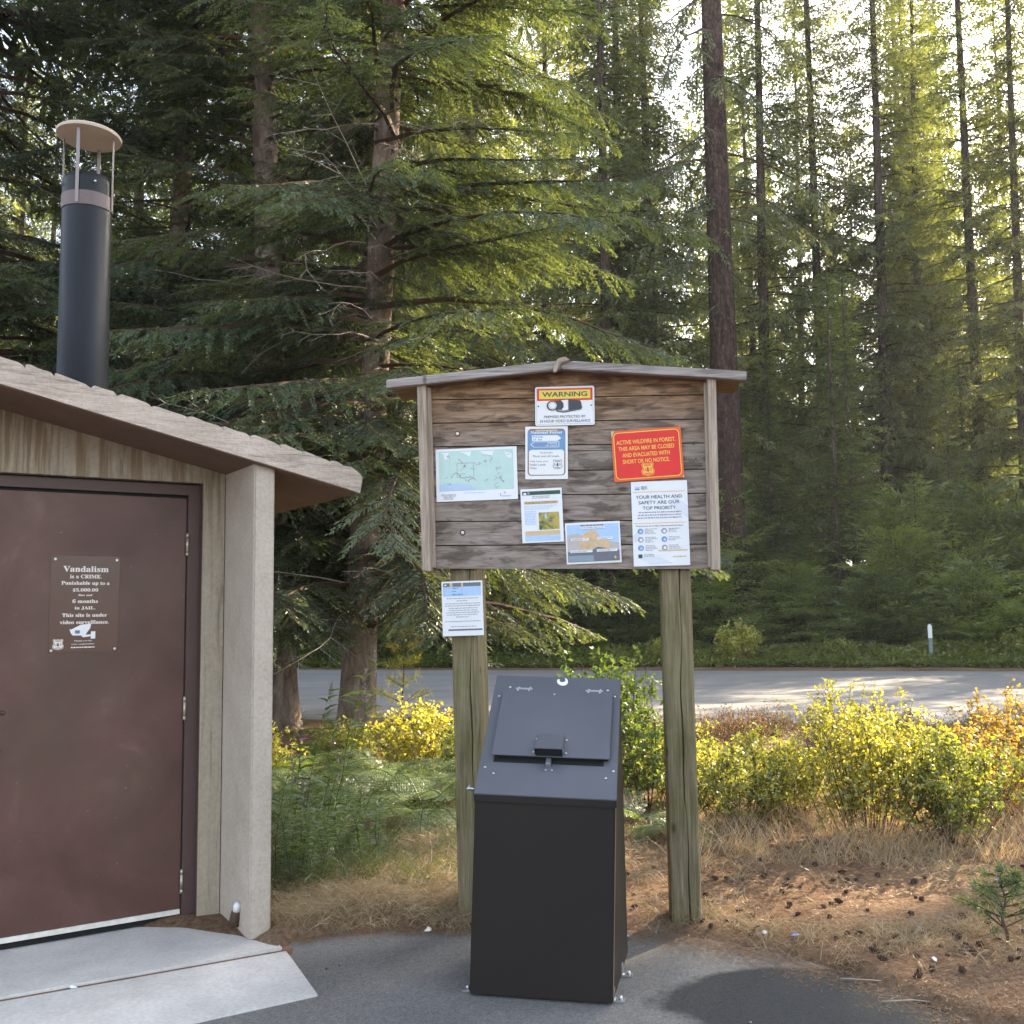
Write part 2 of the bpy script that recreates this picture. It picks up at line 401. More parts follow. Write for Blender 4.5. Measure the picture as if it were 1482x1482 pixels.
RX2, RV2 = np.meshgrid(rx, np.linspace(0, 1, 8))
s0 = road_far(RX2)-.15 + .2*wob(RX2, RX2*0, 3); SY2 = s0+(1.3+.4*wob(RX2, RX2*0, 1.5))*RV2
tag(grid_mesh('road_shoulder', RX2, SY2, np.maximum(gh(RX2, SY2), 0)+.007, M['dirt']), kind='structure')
RX3, RV3 = np.meshgrid(rx, np.linspace(0, 1, 8))
s1 = road_near(RX3)+.35 + .12*wob(RX3+9, RX3*0, 4); SY3 = s1-(1.6+.4*wob(RX3, RX3*0, 2.5))*RV3
tag(grid_mesh('near_road_shoulder', RX3, SY3, np.maximum(gh(RX3, SY3), 0)+.009, M['dirt']), kind='structure')
# ------------------------------------------------------------------ restroom building (local x along the door wall, local y into the building)
SL = .228
BO = (-1.635, 5.186, 0); BA = R(32.97)
bld = empty('restroom_building', BO, BA, 'tan cast concrete restroom hut with shake textured gable roof and brown steel door', 'building')
def soff(s): return 2.217 - SL*(s-.19) if s > -1.25 else 2.217 - SL*(-1.44) + SL*(s+1.25)
w = MB()
w.prism([(.047, .02), (.158, .02), (.158, soff(.158)), (.047, soff(.047))], -.06, .10)
w.prism([(-1.02, 2.168), (.047, 2.168), (.047, soff(.047)), (-1.02, soff(-1.02))], -.06, .10)
w.prism([(-2.66, .02), (-1.02, .02), (-1.02, soff(-1.02)), (-1.25, soff(-1.25)), (-2.66, soff(-2.66))], -.06, .10)
w.box(-2.66, -2.56, .10, 2.7, 0, soff(-2.66)-.01); w.box(-2.56, .262, 2.6, 2.7, 0, 2.1)
w.build('wall', M['concrete_wall'], bld)
fn = MB()
yv = [-.497]+[-.06]; 
fn.prism([(.163, .012), (.265, .012), (.265, soff(.265)+.01), (.163, soff(.163)+.01)], -.497, 2.6)
fo = fn.build('side_wall', M['concrete_fin'], bld, bevel=.008)
jg = MB(); jg.box(.158, .163, -.05, .0, .02, 2.2); jg.build('joint_gap', M['near_black'], bld)
# roof slab with stepped shakes: sections along y so the courses are uneven
def roof_profile(seed, dz=0):
    r_ = random.Random(seed); s = -1.25; out = []
    while s < .66:
        L = .135 + r_.uniform(-.025, .03); e = min(s+L, .695)
        zb = soff(s) + .098
        out.append((s + r_.uniform(-.005, .005), zb + .022 + r_.uniform(-.004, .010)))
        out.append((s+L*.45, soff(s+L*.45)+.098+.022+r_.uniform(-.006, .006)))
        out.append((e-.022, soff(e)+.098+.024 + r_.uniform(-.004, .008)))
        out.append((e-.004, soff(e)+.098 + .004))
        s = e
    out[-1] = (.692, soff(.692)+.100); out.append((.703, soff(.7)+.082))
    return out
rf = MB(); ys = [-.545, -.50, -.40, -.25, -.08, .1, .3, .55, .8, 1.1, 1.4, 1.7, 2.0, 2.3, 2.6, 2.9]
secs = []
for i, y in enumerate(ys):
    top = roof_profile(3 if i < 2 else 3+i//2)
    if i == 0: top = [(a, b-.006) for a, b in top]
    bot = [(.690, soff(.69)-.002), (.58, soff(.58)), (.265, soff(.265)), (-.4, soff(-.4)), (-1.25, soff(-1.25))]
    secs.append([(a, y, b) for a, b in top+bot])
mn = min(len(s) for s in secs)
def resample(sec, n):
    P = np.array([(p[0], p[2]) for p in sec[:-5]]); L = np.r_[0, np.cumsum(np.hypot(*np.diff(P, axis=0).T))]
    k = n-5; q = np.linspace(0, L[-1], k)
    # keep true corners as near as possible
    return [(float(np.interp(t, L, P[:, 0])), sec[0][1], float(np.interp(t, L, P[:, 1]))) for t in q] + sec[-5:]
NS = 125; secs = [resample(s, NS) for s in secs]
vs = [p for s in secs for p in s]; fs = []
for i in range(len(secs)-1):
    for j in range(NS): fs.append((i*NS+j, i*NS+(j+1) % NS, (i+1)*NS+(j+1) % NS, (i+1)*NS+j))
fs.append(tuple(range(NS))); fs.append(tuple(range((len(secs)-1)*NS+NS-1, (len(secs)-1)*NS-1, -1)))
rf.add(vs, fs)
rf.prism([(-1.25, soff(-1.25)), (-1.25, soff(-1.25)+.12), (-3.2, soff(-3.2)+.12), (-3.2, soff(-3.2))], -.545, 2.9)
rf.build('roof', M['concrete_roof'], bld)
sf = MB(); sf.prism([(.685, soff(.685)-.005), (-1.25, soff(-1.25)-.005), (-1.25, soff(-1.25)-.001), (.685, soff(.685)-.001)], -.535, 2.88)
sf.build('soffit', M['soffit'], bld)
# door frame and door
d = MB()
d.box(-.013, .0445, -.012, .09, .03, 2.16); d.box(-1.01, -.013, -.012, .09, 2.108, 2.16); d.box(-1.01, -.94, -.012, .09, .03, 2.108)
d.box(.0445, .047, -.058, .0, .03, 2.165)
d.build('door_frame', M['frame_brown'], bld)
door = MB().box(-.932, -.018, 0, .044, .062, 2.092).build('door', M['door'], bld, bevel=.003)
g = MB(); g.box(-1.0, -.012, .012, .04, 2.092, 2.108); g.box(-.0178, -.0132, .004, .04, .05, 2.092); g.box(-.93, .0, .01, .05, .022, .052)
g.build('door_gap', M['near_black'], bld)
for hz in (1.855, 1.04, .205):
    h = MB()
    h.tube([(0, 0, -.055), (0, 0, -.036)], [.0085]*2, 10); h.tube([(0, 0, -.034), (0, 0, .036)], [.008]*2, 10); h.tube([(0, 0, .038), (0, 0, .055)], [.0085]*2, 10)
    h.tube([(0, 0, .055), (0, 0, .060)], [.0095, .005], 10)
    ho = h.build('hinge', m_plain('hinge_brass', (.50, .44, .34), .4, .7, .5) if hz > 1.8 else bpy.data.materials['hinge_brass'], door, True); ho.location = (-.0155, -.014, hz)
sw = MB().box(-.93, -.02, -.008, .0, .052, .075)
sw.build('door_sweep', m_plain('worn_sweep', (.72, .68, .60), .6, var=.35, scale=22), door)
for s_, z_ in ((-.83, 1.07), (-.84, .90)):
    MB().tube([(s_, 0, z_), (s_, -.006, z_)], [.011, .007], 12).build('through_bolt', M['frame_brown'], door, True)
lp = MB(); lp.tube([(.146, -.33, .05), (.146, -.345, .10), (.15, -.35, .135)], [.026, .022, .016], 10)
lp.build('anchor_cover', M['rust'], bld, True)
MB().tube([(.148, -.352, .118), (.150, -.36, .15), (.152, -.36, .158)], [.018, .016, .007], 10).build('anchor_cap', M['white'], bld, True)
# vent pipe standing behind the ridge of the roof, part of the building
def bl(x, y, z):       # world -> building local
    dx, dy = x-BO[0], y-BO[1]; c, s_ = math.cos(BA), math.sin(BA)
    return (dx*c+dy*s_, -dx*s_+dy*c, z)
pc = bl(-2.825, 6.65, 0)
vp = MB().tube([(pc[0], pc[1], 2.2), (pc[0], pc[1], 2.98), (pc[0], pc[1], 2.981), (pc[0], pc[1], 4.40)], [.163, .163, .158, .158], 40, cap=False)
vp.tube([(pc[0], pc[1], 4.40), (pc[0], pc[1], 3.9)], [.152, .152], 40, cap=False)
vpo = vp.build('vent_pipe', M['pipe'], bld, True)
rim = MB().tube([(pc[0], pc[1], 4.40), (pc[0], pc[1], 4.425)], [.150, .150], 40, cap=False); rim.build('pipe_liner', M['near_black'], vpo, True)
bd = MB().tube([(pc[0], pc[1], 4.20), (pc[0], pc[1], 4.295)], [.163, .163], 40, cap=False).build('band', M['band'], vpo, True)
for k in range(4):
    q = R(-123 + 90*k); cx, cy_ = pc[0]+.167*math.cos(q), pc[1]+.167*math.sin(q)
    st = MB(); tx, ty = -math.sin(q)*.011, math.cos(q)*.011; ox, oy = math.cos(q)*.002, math.sin(q)*.002
    st.add([(cx-tx-ox, cy_-ty-oy, 4.21), (cx+tx-ox, cy_+ty-oy, 4.21), (cx+tx-ox, cy_+ty-oy, 4.72), (cx-tx-ox, cy_-ty-oy, 4.72),
            (cx-tx+ox, cy_-ty+oy, 4.21), (cx+tx+ox, cy_+ty+oy, 4.21), (cx+tx+ox, cy_+ty+oy, 4.72), (cx-tx+ox, cy_-ty+oy, 4.72)],
           [(0, 1, 2, 3), (7, 6, 5, 4), (0, 4, 5, 1), (1, 5, 6, 2), (2, 6, 7, 3), (3, 7, 4, 0)])
    st.build('strap', m_plain('grey_strap', (.26, .23, .23), .5, .4) if k == 0 else bpy.data.materials['grey_strap'], vpo)
    for dz in (0, -.0,):
        q2 = q + R(38); bx, by = pc[0]+.164*math.cos(q2), pc[1]+.164*math.sin(q2)
    MB().tube([(bx, by, 4.36), (bx+.012*math.cos(q2), by+.012*math.sin(q2), 4.36)], [.008, .008], 8).build('screw', M['steel'], vpo, True)
cp = MB(); ctr = Vector((pc[0], pc[1], 4.73)); N_ = 48
for zz, rr in ((0, .206), (.016, .210), (.026, .200), (.042, .0)):
    for j in range(N_): cp.v.append((pc[0]+rr*math.cos(2*math.pi*j/N_), pc[1]+rr*math.sin(2*math.pi*j/N_), 4.72+zz))
for i in range(3):
    for j in range(N_): cp.f.append([i*N_+j, i*N_+(j+1) % N_, (i+1)*N_+(j+1) % N_, (i+1)*N_+j]); cp.m.append(0)
cp.f.append(list(range(N_-1, -1, -1))); cp.m.append(0)
cpo = cp.build('rain_cap', M['cap'], vpo)
cpo.data.transform(Matrix.Translation(ctr) @ Matrix.Rotation(R(3), 4, 'Y') @ Matrix.Translation(-ctr))
# slabs at the door
def blw(s, y):
    c, s_ = math.cos(BA), math.sin(BA); return (BO[0]+s*c-y*s_, BO[1]+s*s_+y*c)
def slab(name, poly, z0, z1, mat, bev=.006):
    o = MB().zprism([blw(*p) for p in poly], z0, z1).build(name, mat, None, bevel=bev); return tag(o, kind='structure')
slab('door_pavement', [(-2.9, 3.0), (-2.9, -.58), (-.88, -.615), (.25, -.685), (.275, -.60), (.27, 3.0)], -.05, .018, M['slab'])
slab('ramp_pavement', [(-2.9, -.60), (-2.9, -1.27), (-.29, -1.285), (.175, -1.29), (.262, -.715), (-.88, -.645)], -.05, .012, M['slab'])
slab('pavement_joint', [(-2.9, -.50), (-2.9, -.66), (-.88, -.68), (.27, -.75), (.30, -.69), (.285, -.60)], -.05, .007, M['dirt'], 0)

# ------------------------------------------------------------------ notice board (local x along the board, local y away from the viewer)
NBO = (.291, 5.0, 0); NBA = R(-5)
nbd = empty('notice_board', NBO, NBA, 'weathered wooden notice board with small gable roof on two square posts', 'notice board')
zl = [(1.712, 1.690), (1.829, 1.812), (1.948, 1.928), (2.075, 2.059), (2.198, 2.177), (2.322, 2.306), (2.442, 2.424), (2.560, 2.545)]
pk = MB()
xl, xr = -.700, .700
def lin(pair, x): return pair[0] + (pair[1]-pair[0])*(x+.65)/1.30
for i in range(len(zl)):
    lo = zl[i]
    if i < len(zl)-1:
        hi = zl[i+1]; poly = [(xl, lin(lo, xl)+.0026), (xr, lin(lo, xr)+.0026), (xr, lin(hi, xr)-.0026), (xl, lin(hi, xl)-.0026)]
    else: poly = [(xl, lin(lo, xl)+.0026), (xr, lin(lo, xr)+.0026), (xr, 2.622), (-.036, 2.680), (xl, 2.632)]
    y0 = random.uniform(0, .003); pk.prism(poly, y0, .026)
pk.box(xl, xr, .0265, .032, 1.72, 2.60, 1)
pk.build('plank_panel', [M['planks'], M['near_black']], nbd)
def stile(poly): return MB().prism(poly, -.066, .055).build('side_frame', M['stile'], nbd, bevel=.003)
stile([(-.730, 1.703), (-.686, 1.700), (-.708, 2.628), (-.752, 2.628)])
stile([(.663, 1.684), (.705, 1.683), (.712, 2.616), (.671, 2.618)])
# narrow inner batten beside each stile
MB().prism([(-.686, 1.72), (-.668, 1.72), (-.690, 2.62), (-.708, 2.62)], -.022, -.001).build('batten', M['stile'], nbd)
MB().prism([(.650, 1.70), (.663, 1.70), (.671, 2.60), (.658, 2.60)], -.018, -.001).build('batten', M['stile'], nbd)
for sgn, poly in ((0, [(-.900, 2.607), (-.036, 2.676), (-.036, 2.718), (-.901, 2.650)]), (1, [(-.034, 2.676), (.852, 2.592), (.857, 2.634), (-.034, 2.718)])):
    o = MB().prism(poly, -.092, -.052).build('roof_fascia', M['roofboard'], nbd, bevel=.003)
    inner = [(x+(.02 if x < -.5 else -.02 if x > .5 else 0), z+.004 if i < 2 else z-.004) for i, (x, z) in enumerate(poly)]
    MB().prism(inner, -.051, .24).build('roof_deck', m_timber('roof_underside', (.10, .055, .03), (.24, .14, .08), (.36, .23, .14), 'x') if sgn == 0 else bpy.data.materials['roof_underside'], nbd)
MB().prism([(-.075, 2.655), (-.058, 2.655), (-.035, 2.700), (.010, 2.712), (-.012, 2.732), (-.052, 2.722), (-.066, 2.690)], -.112, -.088).build('ridge_bracket', M['stile'], nbd, bevel=.004)
MB().prism([(.000, 2.716), (.018, 2.712), (.010, 2.722)], -.10, -.06).build('bent_nail', M['rust'], nbd)
for x, z in ((-.560, 2.385), (-.538, 1.890)):
    b = MB().tube([(x, .001, z), (x, -.004, z)], [.010, .007], 12).build('bolt', M['cream'], nbd, True); MB().tube([(x, .002, z), (x, -.001, z)], [.015, .013], 12).build('bolt_stain', M['near_black'] if z < 2 else M['rust'], nbd, True)
for x, z in ((.60, 2.30), (.61, 2.23), (.58, 1.78), (-.40, 1.76), (.32, 2.50), (-.60, 2.05)):
    MB().tube([(x, .001, z), (x, -.0015, z)], [.004, .004], 8).build('nail', M['rust'], nbd, True)
def post(x, y, yaw, wd, z0, z1, lean, crackx):
    p = MB(); zs = [z0 + (z1-z0)*i/22 for i in range(23)]; r_ = .012; h = wd/2
    ring0 = []
    for i, z in enumerate(zs):
        cw = .0030 + .002*math.sin(i*.9); cx = crackx + .006*math.sin(i*.55) + .004*math.sin(i*1.7)
        ring = [(-h, -h+r_), (-h+r_*.3, -h+r_*.3), (-h+r_, -h), (cx-cw, -h), (cx, -h+.018), (cx+cw, -h), (h-r_, -h), (h-r_*.3, -h+r_*.3), (h, -h+r_), (h, h), (-h, h)]
        ox = lean*(z-1.6)
        for a, b in ring: p.v.append((a+ox, b, z))
    n = 11
    for i in range(22):
        for j in range(n): p.f.append([i*n+j, i*n+(j+1) % n, (i+1)*n+(j+1) % n, (i+1)*n+j]); p.m.append(0)
    p.f.append(list(range(n))[::-1]); p.m.append(0); p.f.append([22*n+j for j in range(n)]); p.m.append(0)
    o = p.build('post', M['post'], nbd); o.location = (x, y, 0); o.rotation_euler = (0, 0, yaw); return o
post(.500, .034+.072, R(1), .143, -.15, 2.6, -.003, .012)
post(-.529, .034+.075, R(-11), .140, -.1, 2.6, -.018, .030)

# ------------------------------------------------------------------ lettering
def text_geo(s, bold=0.0, math_serif=False):
    if math_serif:
        o = ''
        for ch in s:
            if 'A' <= ch <= 'Z': o += chr(0x1D400+ord(ch)-65)
            elif 'a' <= ch <= 'z': o += chr(0x1D41A+ord(ch)-97)
            elif '0' <= ch <= '9': o += chr(0x1D7CE+ord(ch)-48)
            else: o += ch
        s = o
    cu = bpy.data.curves.new('t', 'FONT'); cu.body = s; cu.size = 1; cu.resolution_u = 3; cu.offset = bold
    ob = bpy.data.objects.new('t', cu); scene.collection.objects.link(ob)
    dg = bpy.context.evaluated_depsgraph_get(); dg.update()
    me = bpy.data.meshes.new_from_object(ob.evaluated_get(dg))
    v = np.array([p.co[:2] for p in me.vertices]) if len(me.vertices) else np.zeros((0, 2)); f = [list(p.vertices) for p in me.polygons]
    bpy.data.objects.remove(ob); bpy.data.curves.remove(cu); bpy.data.meshes.remove(me)
    return v, f
class Sign:
    """flat sheet in local x (width) and z (height); origin at its lower left corner; layers step forward along -y"""
    def __init__(s, root, w, h, th=.0025): s.root = root; s.w = w; s.h = h; s.y = -th-.0007; s.th = th; s.layer = {}
    def panel(s, mat, rad=0, name='sheet', warp=0):
        P = s.rr(0, 0, s.w, s.h, rad)
        MB().prism(P, -s.th, 0).build(name, mat, s.root)
    def rr(s, x0, z0, x1, z1, r):
        if r <= 0: return [(x0, z0), (x1, z0), (x1, z1), (x0, z1)]
        out = []
        for cx, cz, a in ((x1-r, z0+r, -90), (x1-r, z1-r, 0), (x0+r, z1-r, 90), (x0+r, z0+r, 180)):
            for k in range(6): q = R(a+18*k); out.append((cx+r*math.cos(q), cz+r*math.sin(q)))
        return out
    def poly(s, part, mat, P, lev=0):
        k = (part, mat.name, lev); mb = s.layer.setdefault(k, MB()); y = s.y - .0006*lev
        a = sum(P[i][0]*P[(i+1) % len(P)][1]-P[(i+1) % len(P)][0]*P[i][1] for i in range(len(P)))
        if a < 0: P = P[::-1]
        mb.add([(x, y, z) for x, z in P], [tuple(range(len(P)))])
    def rect(s, part, mat, x0, z0, x1, z1, lev=0, r=0): s.poly(part, mat, s.rr(x0, z0, x1, z1, r), lev)
    def ring(s, part, mat, x0, z0, x1, z1, r, t, lev=0):
        A = s.rr(x0, z0, x1, z1, r); B = s.rr(x0+t, z0+t, x1-t, z1-t, max(r-t, .0005)) 
        if r <= 0: B = [(x0+t, z0+t), (x1-t, z0+t), (x1-t, z1-t), (x0+t, z1-t)]
        n = len(A); y = s.y-.0006*lev; mb = s.layer.setdefault((part, mat.name, lev), MB())
        mb.add([(x, y, z) for x, z in A+B], [(i, (i+1) % n, (i+1) % n+n, i+n) for i in range(n)])
    def outline(s, part, mat, P, t, lev=0):
        c = np.mean(P, axis=0); B = [(c[0]+(x-c[0])*(1-t), c[1]+(z-c[1])*(1-t)) for x, z in P]; n = len(P)
        y = s.y-.0006*lev; mb = s.layer.setdefault((part, mat.name, lev), MB())
        mb.add([(x, y, z) for x, z in list(P)+B], [(i, (i+1) % n, (i+1) % n+n, i+n) for i in range(n)])
    def text(s, part, mat, txt, cx, cz, w=None, h=None, lev=1, bold=.0, serif=False, align='c'):
        v, f = text_geo(txt, bold, serif)
        if not len(v): return
        lo, hi = v.min(0), v.max(0); sz = hi-lo
        sx = (w/sz[0]) if w else None; sz_ = (h/sz[1]) if h else None
        if sx is None: sx = sz_
        if sz_ is None: sz_ = sx
        ox = {'c': cx - w/2 if w else cx-sz[0]*sx/2, 'l': cx}[align]
        y = s.y - .0006*lev; mb = s.layer.setdefault((part, mat.name, lev), MB())
        mb.add([(ox+(a-lo[0])*sx, y, cz-sz[1]*sz_/2+(b-lo[1])*sz_) for a, b in v], f)
    def dashes(s, part, mat, x0, x1, z, h, seed=0, lev=1, slope=0, word=.5):
        r_ = random.Random(seed); x = x0
        while x < x1-.002:
            L = min(r_.uniform(.5, 1.7)*word*.02, x1-x); hh = h*r_.uniform(.75, 1.1)
            s.rect(part, mat, x, z-hh/2, x+L, z+hh/2, lev); x += L + .0028
    def shield(s, mat, cx, cz, h, ink, part='forest_shield', lev=1):
        P = [(-.36, .50), (-.18, .44), (0, .47), (.18, .44), (.36, .50), (.47, .36), (.40, .22), (.42, .05), (.50, -.12), (.46, -.32), (.30, -.42), (.10, -.45), (0, -.50), (-.10, -.45), (-.30, -.42), (-.46, -.32), (-.50, -.12), (-.42, .05), (-.40, .22), (-.47, .36)]
        P = [(cx+x*h*.95, cz+z*h) for x, z in P]
        s.poly(part, mat, P, lev)
        s.outline(part, ink, [(cx+(x-cx)*.92, cz+(z-cz)*.92) for x, z in P], .09, lev+1)
        s.poly(part, ink, [(cx+a*h, cz+b*h) for a, b in ((-.03, -.2), (.03, -.2), (.03, -.12), (.12, -.12), (.05, .0), (.09, .0), (0, .22), (-.09, .0), (-.05, .0), (-.12, -.12), (-.03, -.12))], lev+1)
        s.text(part, ink, 'U', cx-.22*h, cz+.0*h, None, .22*h, lev+1, .01); s.text(part, ink, 'S', cx+.22*h, cz+.0*h, None, .22*h, lev+1, .01)
        s.rect(part, ink, cx-.25*h, cz+.27*h, cx+.25*h, cz+.33*h, lev+1); s.rect(part, ink, cx-.22*h, cz-.32*h, cx+.22*h, cz-.27*h, lev+1)
    def done(s):
        byp = {}
        for (part, mn_, lev), mb in s.layer.items(): byp.setdefault(part, []).append((mn_, mb))
        for part, L in byp.items():
            big = MB(); mats = []
            for mn_, mb in L:
                if mn_ not in mats: mats.append(mn_)
                mi = mats.index(mn_); big.add(mb.v, mb.f, mi)
            me = bpy.data.meshes.new(part); me.from_pydata(big.v, [], big.f)
            for m in mats: me.materials.append(bpy.data.materials[m])
            me.polygons.foreach_set('material_index', big.m); link(bpy.data.objects.new(part, me), s.root)
def place(ox, oz, y, tilt, frame_loc, frame_rz):
    c, s_ = math.cos(frame_rz), math.sin(frame_rz)
    return (frame_loc[0]+ox*c-y*s_, frame_loc[1]+ox*s_+y*c, oz)
def nsign(name, label, cat, corners, y=-.0035, th=.0025, frame=(NBO, NBA), group=None):
    (ax, az), (bx, bz), (cx, cz), (dx, dz) = corners       # TL TR BR BL
    w = (math.hypot(bx-ax, bz-az)+math.hypot(cx-dx, cz-dz))/2; h = (math.hypot(ax-dx, az-dz)+math.hypot(bx-cx, bz-cz))/2
    tilt = math.atan2((bz-az+cz-dz)/2, (bx-ax+cx-dx)/2)
    root = empty(name, place(dx, dz, y, 0, *frame), frame[1], label, cat, group, ry=-tilt)
    return Sign(root, w, h, th)

# video surveillance sign
S = nsign('warning_sign', 'white metal sign with yellow WARNING header and camera drawing, topmost on the notice board', 'sign', [(-.167, 2.603), (.125, 2.604), (.124, 2.406), (-.17, 2.411)], y=-.0095, th=.002)
W, H = S.w, S.h; S.panel(M['white'], .010)
S.ring('border', M['greyink'], .007, .007, W-.007, H-.007, .006, .0012)
S.rect('header', M['red'], .010, H*.64, W-.010, H-.010, 1); S.rect('header', M['yellow'], .020, H*.685, W-.020, H-.018, 2)
S.text('lettering', M['ink'], 'WARNING', W/2, H*.80, W*.76, H*.125, 3, .02)
S.text('lettering', M['ink'], 'PREMISES PROTECTED BY', W/2, H*.225, W*.70, H*.065, 1)
S.text('lettering', M['ink'], '24 HOUR VIDEO SURVEILLANCE', W/2, H*.115, W*.85, H*.07, 1)
def P_(L): return [(a*W, b*H) for a, b in L]
S.poly('camera_drawing', M['ink'], P_([(.57, .665), (.76, .63), (.775, .59), (.79, .46), (.785, .42), (.57, .385)]), 3)
S.poly('camera_drawing', M['ink'], P_([(.36, .395), (.36, .36), (.48, .325), (.78, .40), (.78, .415), (.57, .375), (.48, .35)]), 3)
S.poly('camera_drawing', M['white'], P_([(.42, .66), (.565, .675), (.565, .385), (.48, .36), (.42, .40)]), 3)
S.outline('camera_drawing', M['ink'], P_([(.42, .66), (.565, .675), (.565, .385), (.48, .36), (.42, .40)]), .1, 4)
def circ(cx, cz, rx_, rz_, n=24): return [(cx+rx_*math.cos(2*math.pi*k/n), cz+rz_*math.sin(2*math.pi*k/n)) for k in range(n)]
S.poly('camera_drawing', M['ink'], P_([(.30, .63), (.44, .64), (.48, .56), (.48, .46), (.44, .40), (.30, .40)]), 5)
S.poly('camera_drawing', M['ink'], circ(.285*W, .51*H, .088*W, .125*H), 5); S.poly('camera_drawing', M['white'], circ(.295*W, .51*H, .070*W, .10*H), 6)
S.outline('camera_drawing', M['greyink'], circ(.30*W, .51*H, .056*W, .085*H), .14, 7)
for x in (.055, .945): S.poly('rivet', M['ink'], circ(x*W, .50*H, .004, .004, 10), 1)
S.done()

# pack it in pack it out sign
S = nsign('litter_sign', 'faded blue and white PACK IT IN PACK IT OUT sign directly below the WARNING sign', 'sign', [(-.218, 2.406), (-.012, 2.407), (-.010, 2.140), (-.224, 2.147)], y=-.0035, th=.0025)
W, H = S.w, S.h; S.panel(M['white'], .004)
S.rect('border', M['brownink'], .012, .018, W-.012, H-.012, 0, .018)
S.rect('blue_field', M['blue'], .014, H*.50, W-.014, H-.022, 1, .003)
S.rect('white_field', M['white'], .018, .022, W-.018, H*.555, 2, .014)
S.rect('blue_field', M['tan'], .05, H-.024, W-.05, H-.017, 2)
S.text('lettering', M['white'], 'National Forest', W/2, H*.885, W*.74, H*.052, 3, .012, True)
a = P_; 
S.poly('arrows', M['white'], P_([(.16, .83), (.76, .83), (.85, .775), (.76, .72), (.16, .72)]), 3)
S.text('lettering', M['blue'], 'PACK', .19*W, .800*H, .24*W, .034*H, 4, .02, False, 'l'); S.text('lettering', M['blue'], 'IT IN', .19*W, .748*H, .20*W, .034*H, 4, .02, False, 'l')
S.poly('arrows', M['white'], P_([(.12, .655), (.20, .71), (.80, .71), (.80, .60), (.20, .60)]), 3)
S.poly('arrows', M['blue'], P_([(.145, .655), (.21, .70), (.785, .70), (.785, .61), (.21, .61)]), 4)
S.text('lettering', M['white'], 'PACK', .53*W, .680*H, .23*W, .032*H, 5, .02, False, 'l'); S.text('lettering', M['white'], 'IT OUT', .49*W, .632*H, .27*W, .032*H, 5, .02, False, 'l')
S.text('lettering', M['brownink'], 'PLEASE!', W*.5, H*.500, W*.30, H*.030, 3); S.text('lettering', M['ink'], 'Pack out all trash.', W*.5, H*.435, W*.62, H*.036, 3)
for k, tx in enumerate(('Help keep your', 'Public Lands', 'Clean.')): S.text('lettering', M['ink'], tx, W*.11, H*(.335-.062*k), W*(.44, .37, .17)[k], H*.036, 3, .0, False, 'l')
S.shield(M['white'], W*.76, H*.275, H*.20, M['ink'], lev=3)
for x, z in ((.02, .42), (.98, .38), (.03, .97), (.97, .97)): S.poly('staple', M['cream'], circ(x*W, z*H, .003, .003, 8), 1)
S.done()

# wildfire notice
S = nsign('wildfire_notice', 'red notice with gold lettering reading ACTIVE WILDFIRE IN FOREST, right of the WARNING sign', 'sign', [(.200, 2.372), (.541, 2.389), (.549, 2.137), (.213, 2.122)], y=-.0095, th=.001)
W, H = S.w, S.h; S.panel(M['orange'], .003)
S.rect('field', M['red'], .010, .010, W-.010, H-.010, 0, .022); S.ring('border', M['gold'], .009, .009, W-.009, H-.009, .024, .0045, 1)
for k, (tx, ww, cx) in enumerate((('ACTIVE WILDFIRE IN FOREST.', .85, .49), ('THIS AREA MAY BE CLOSED', .80, .49), ('AND EVACUATED WITH', .68, .48), ('SHORT OR NO NOTICE.', .67, .475))):
    S.text('lettering', M['gold'], tx, W*cx, H*(.765-.128*k), W*ww, H*.082, 1, .018)
S.shield(M['gold'], W*.49, H*.205, H*.27, M['red'], lev=1)
S.poly('tape', M['tan'], [(0, H*.86), (.05*W, H), (0, H)], 2); S.poly('tape', M['tan'], [(.97*W, 0), (W, .0), (W, .06*H)], 2)
S.done()

# health notice
S = nsign('health_notice', 'creased white laminated sheet reading YOUR HEALTH AND SAFETY, lower right of the board', 'notice', [(.293, 2.121), (.564, 2.125), (.568, 1.711), (.297, 1.709)], y=-.0035, th=.0012)
W, H = S.w, S.h; S.panel(M['paper'], .003)
# lamination creases: flat patches with the crease sheen put into their colour
for P in (((.62, .75), (1, .55), (1, .70), (.80, .80)), ((.05, .13), (.45, .11), (.70, .03), (.30, .02)), ((.0, .35), (.10, .42), (.14, .33), (.04, .28))):
    S.poly('crease', m_plain('crease_sheen', (.62, .66, .74), .25, spec=.7, var=.03) if 'crease_sheen' not in bpy.data.materials else bpy.data.materials['crease_sheen'], P_(P), 0)
S.rect('logo', M['lightblue'], .07*W, .915*H, .15*W, .94*H, 1); S.rect('logo', M['blue'], .07*W, .90*H, .15*W, .915*H, 1)
for k in range(3): S.dashes('small_print', M['greyink'], .18*W, .29*W, (.938-.014*k)*H, .005, k)
for z in (.872, .503): S.rect('rule', M['gold'], .03*W, z*H, .95*W, z*H+.003, 1)
S.rect('rule', M['tan'], .45*W, .172*H, .96*W, .172*H+.006, 1)
for k, (tx, ww) in enumerate((('YOUR HEALTH AND', .82), ('SAFETY ARE OUR', .73), ('TOP PRIORITY', .59))):
    S.text('lettering', M['ink'], tx, W*.49, H*(.815-.066*k), W*ww, H*.040, 1, .006)
for k in range(3): S.dashes('small_print', M['greyink'], (.12-.01*k)*W, .88*W, (.633-.033*k)*H, .0062, 10+k)
S.text('lettering', M['ink'], 'What you can do to help protect yourself and others', W*.48, H*.470, W*.84, H*.020, 1, .01)
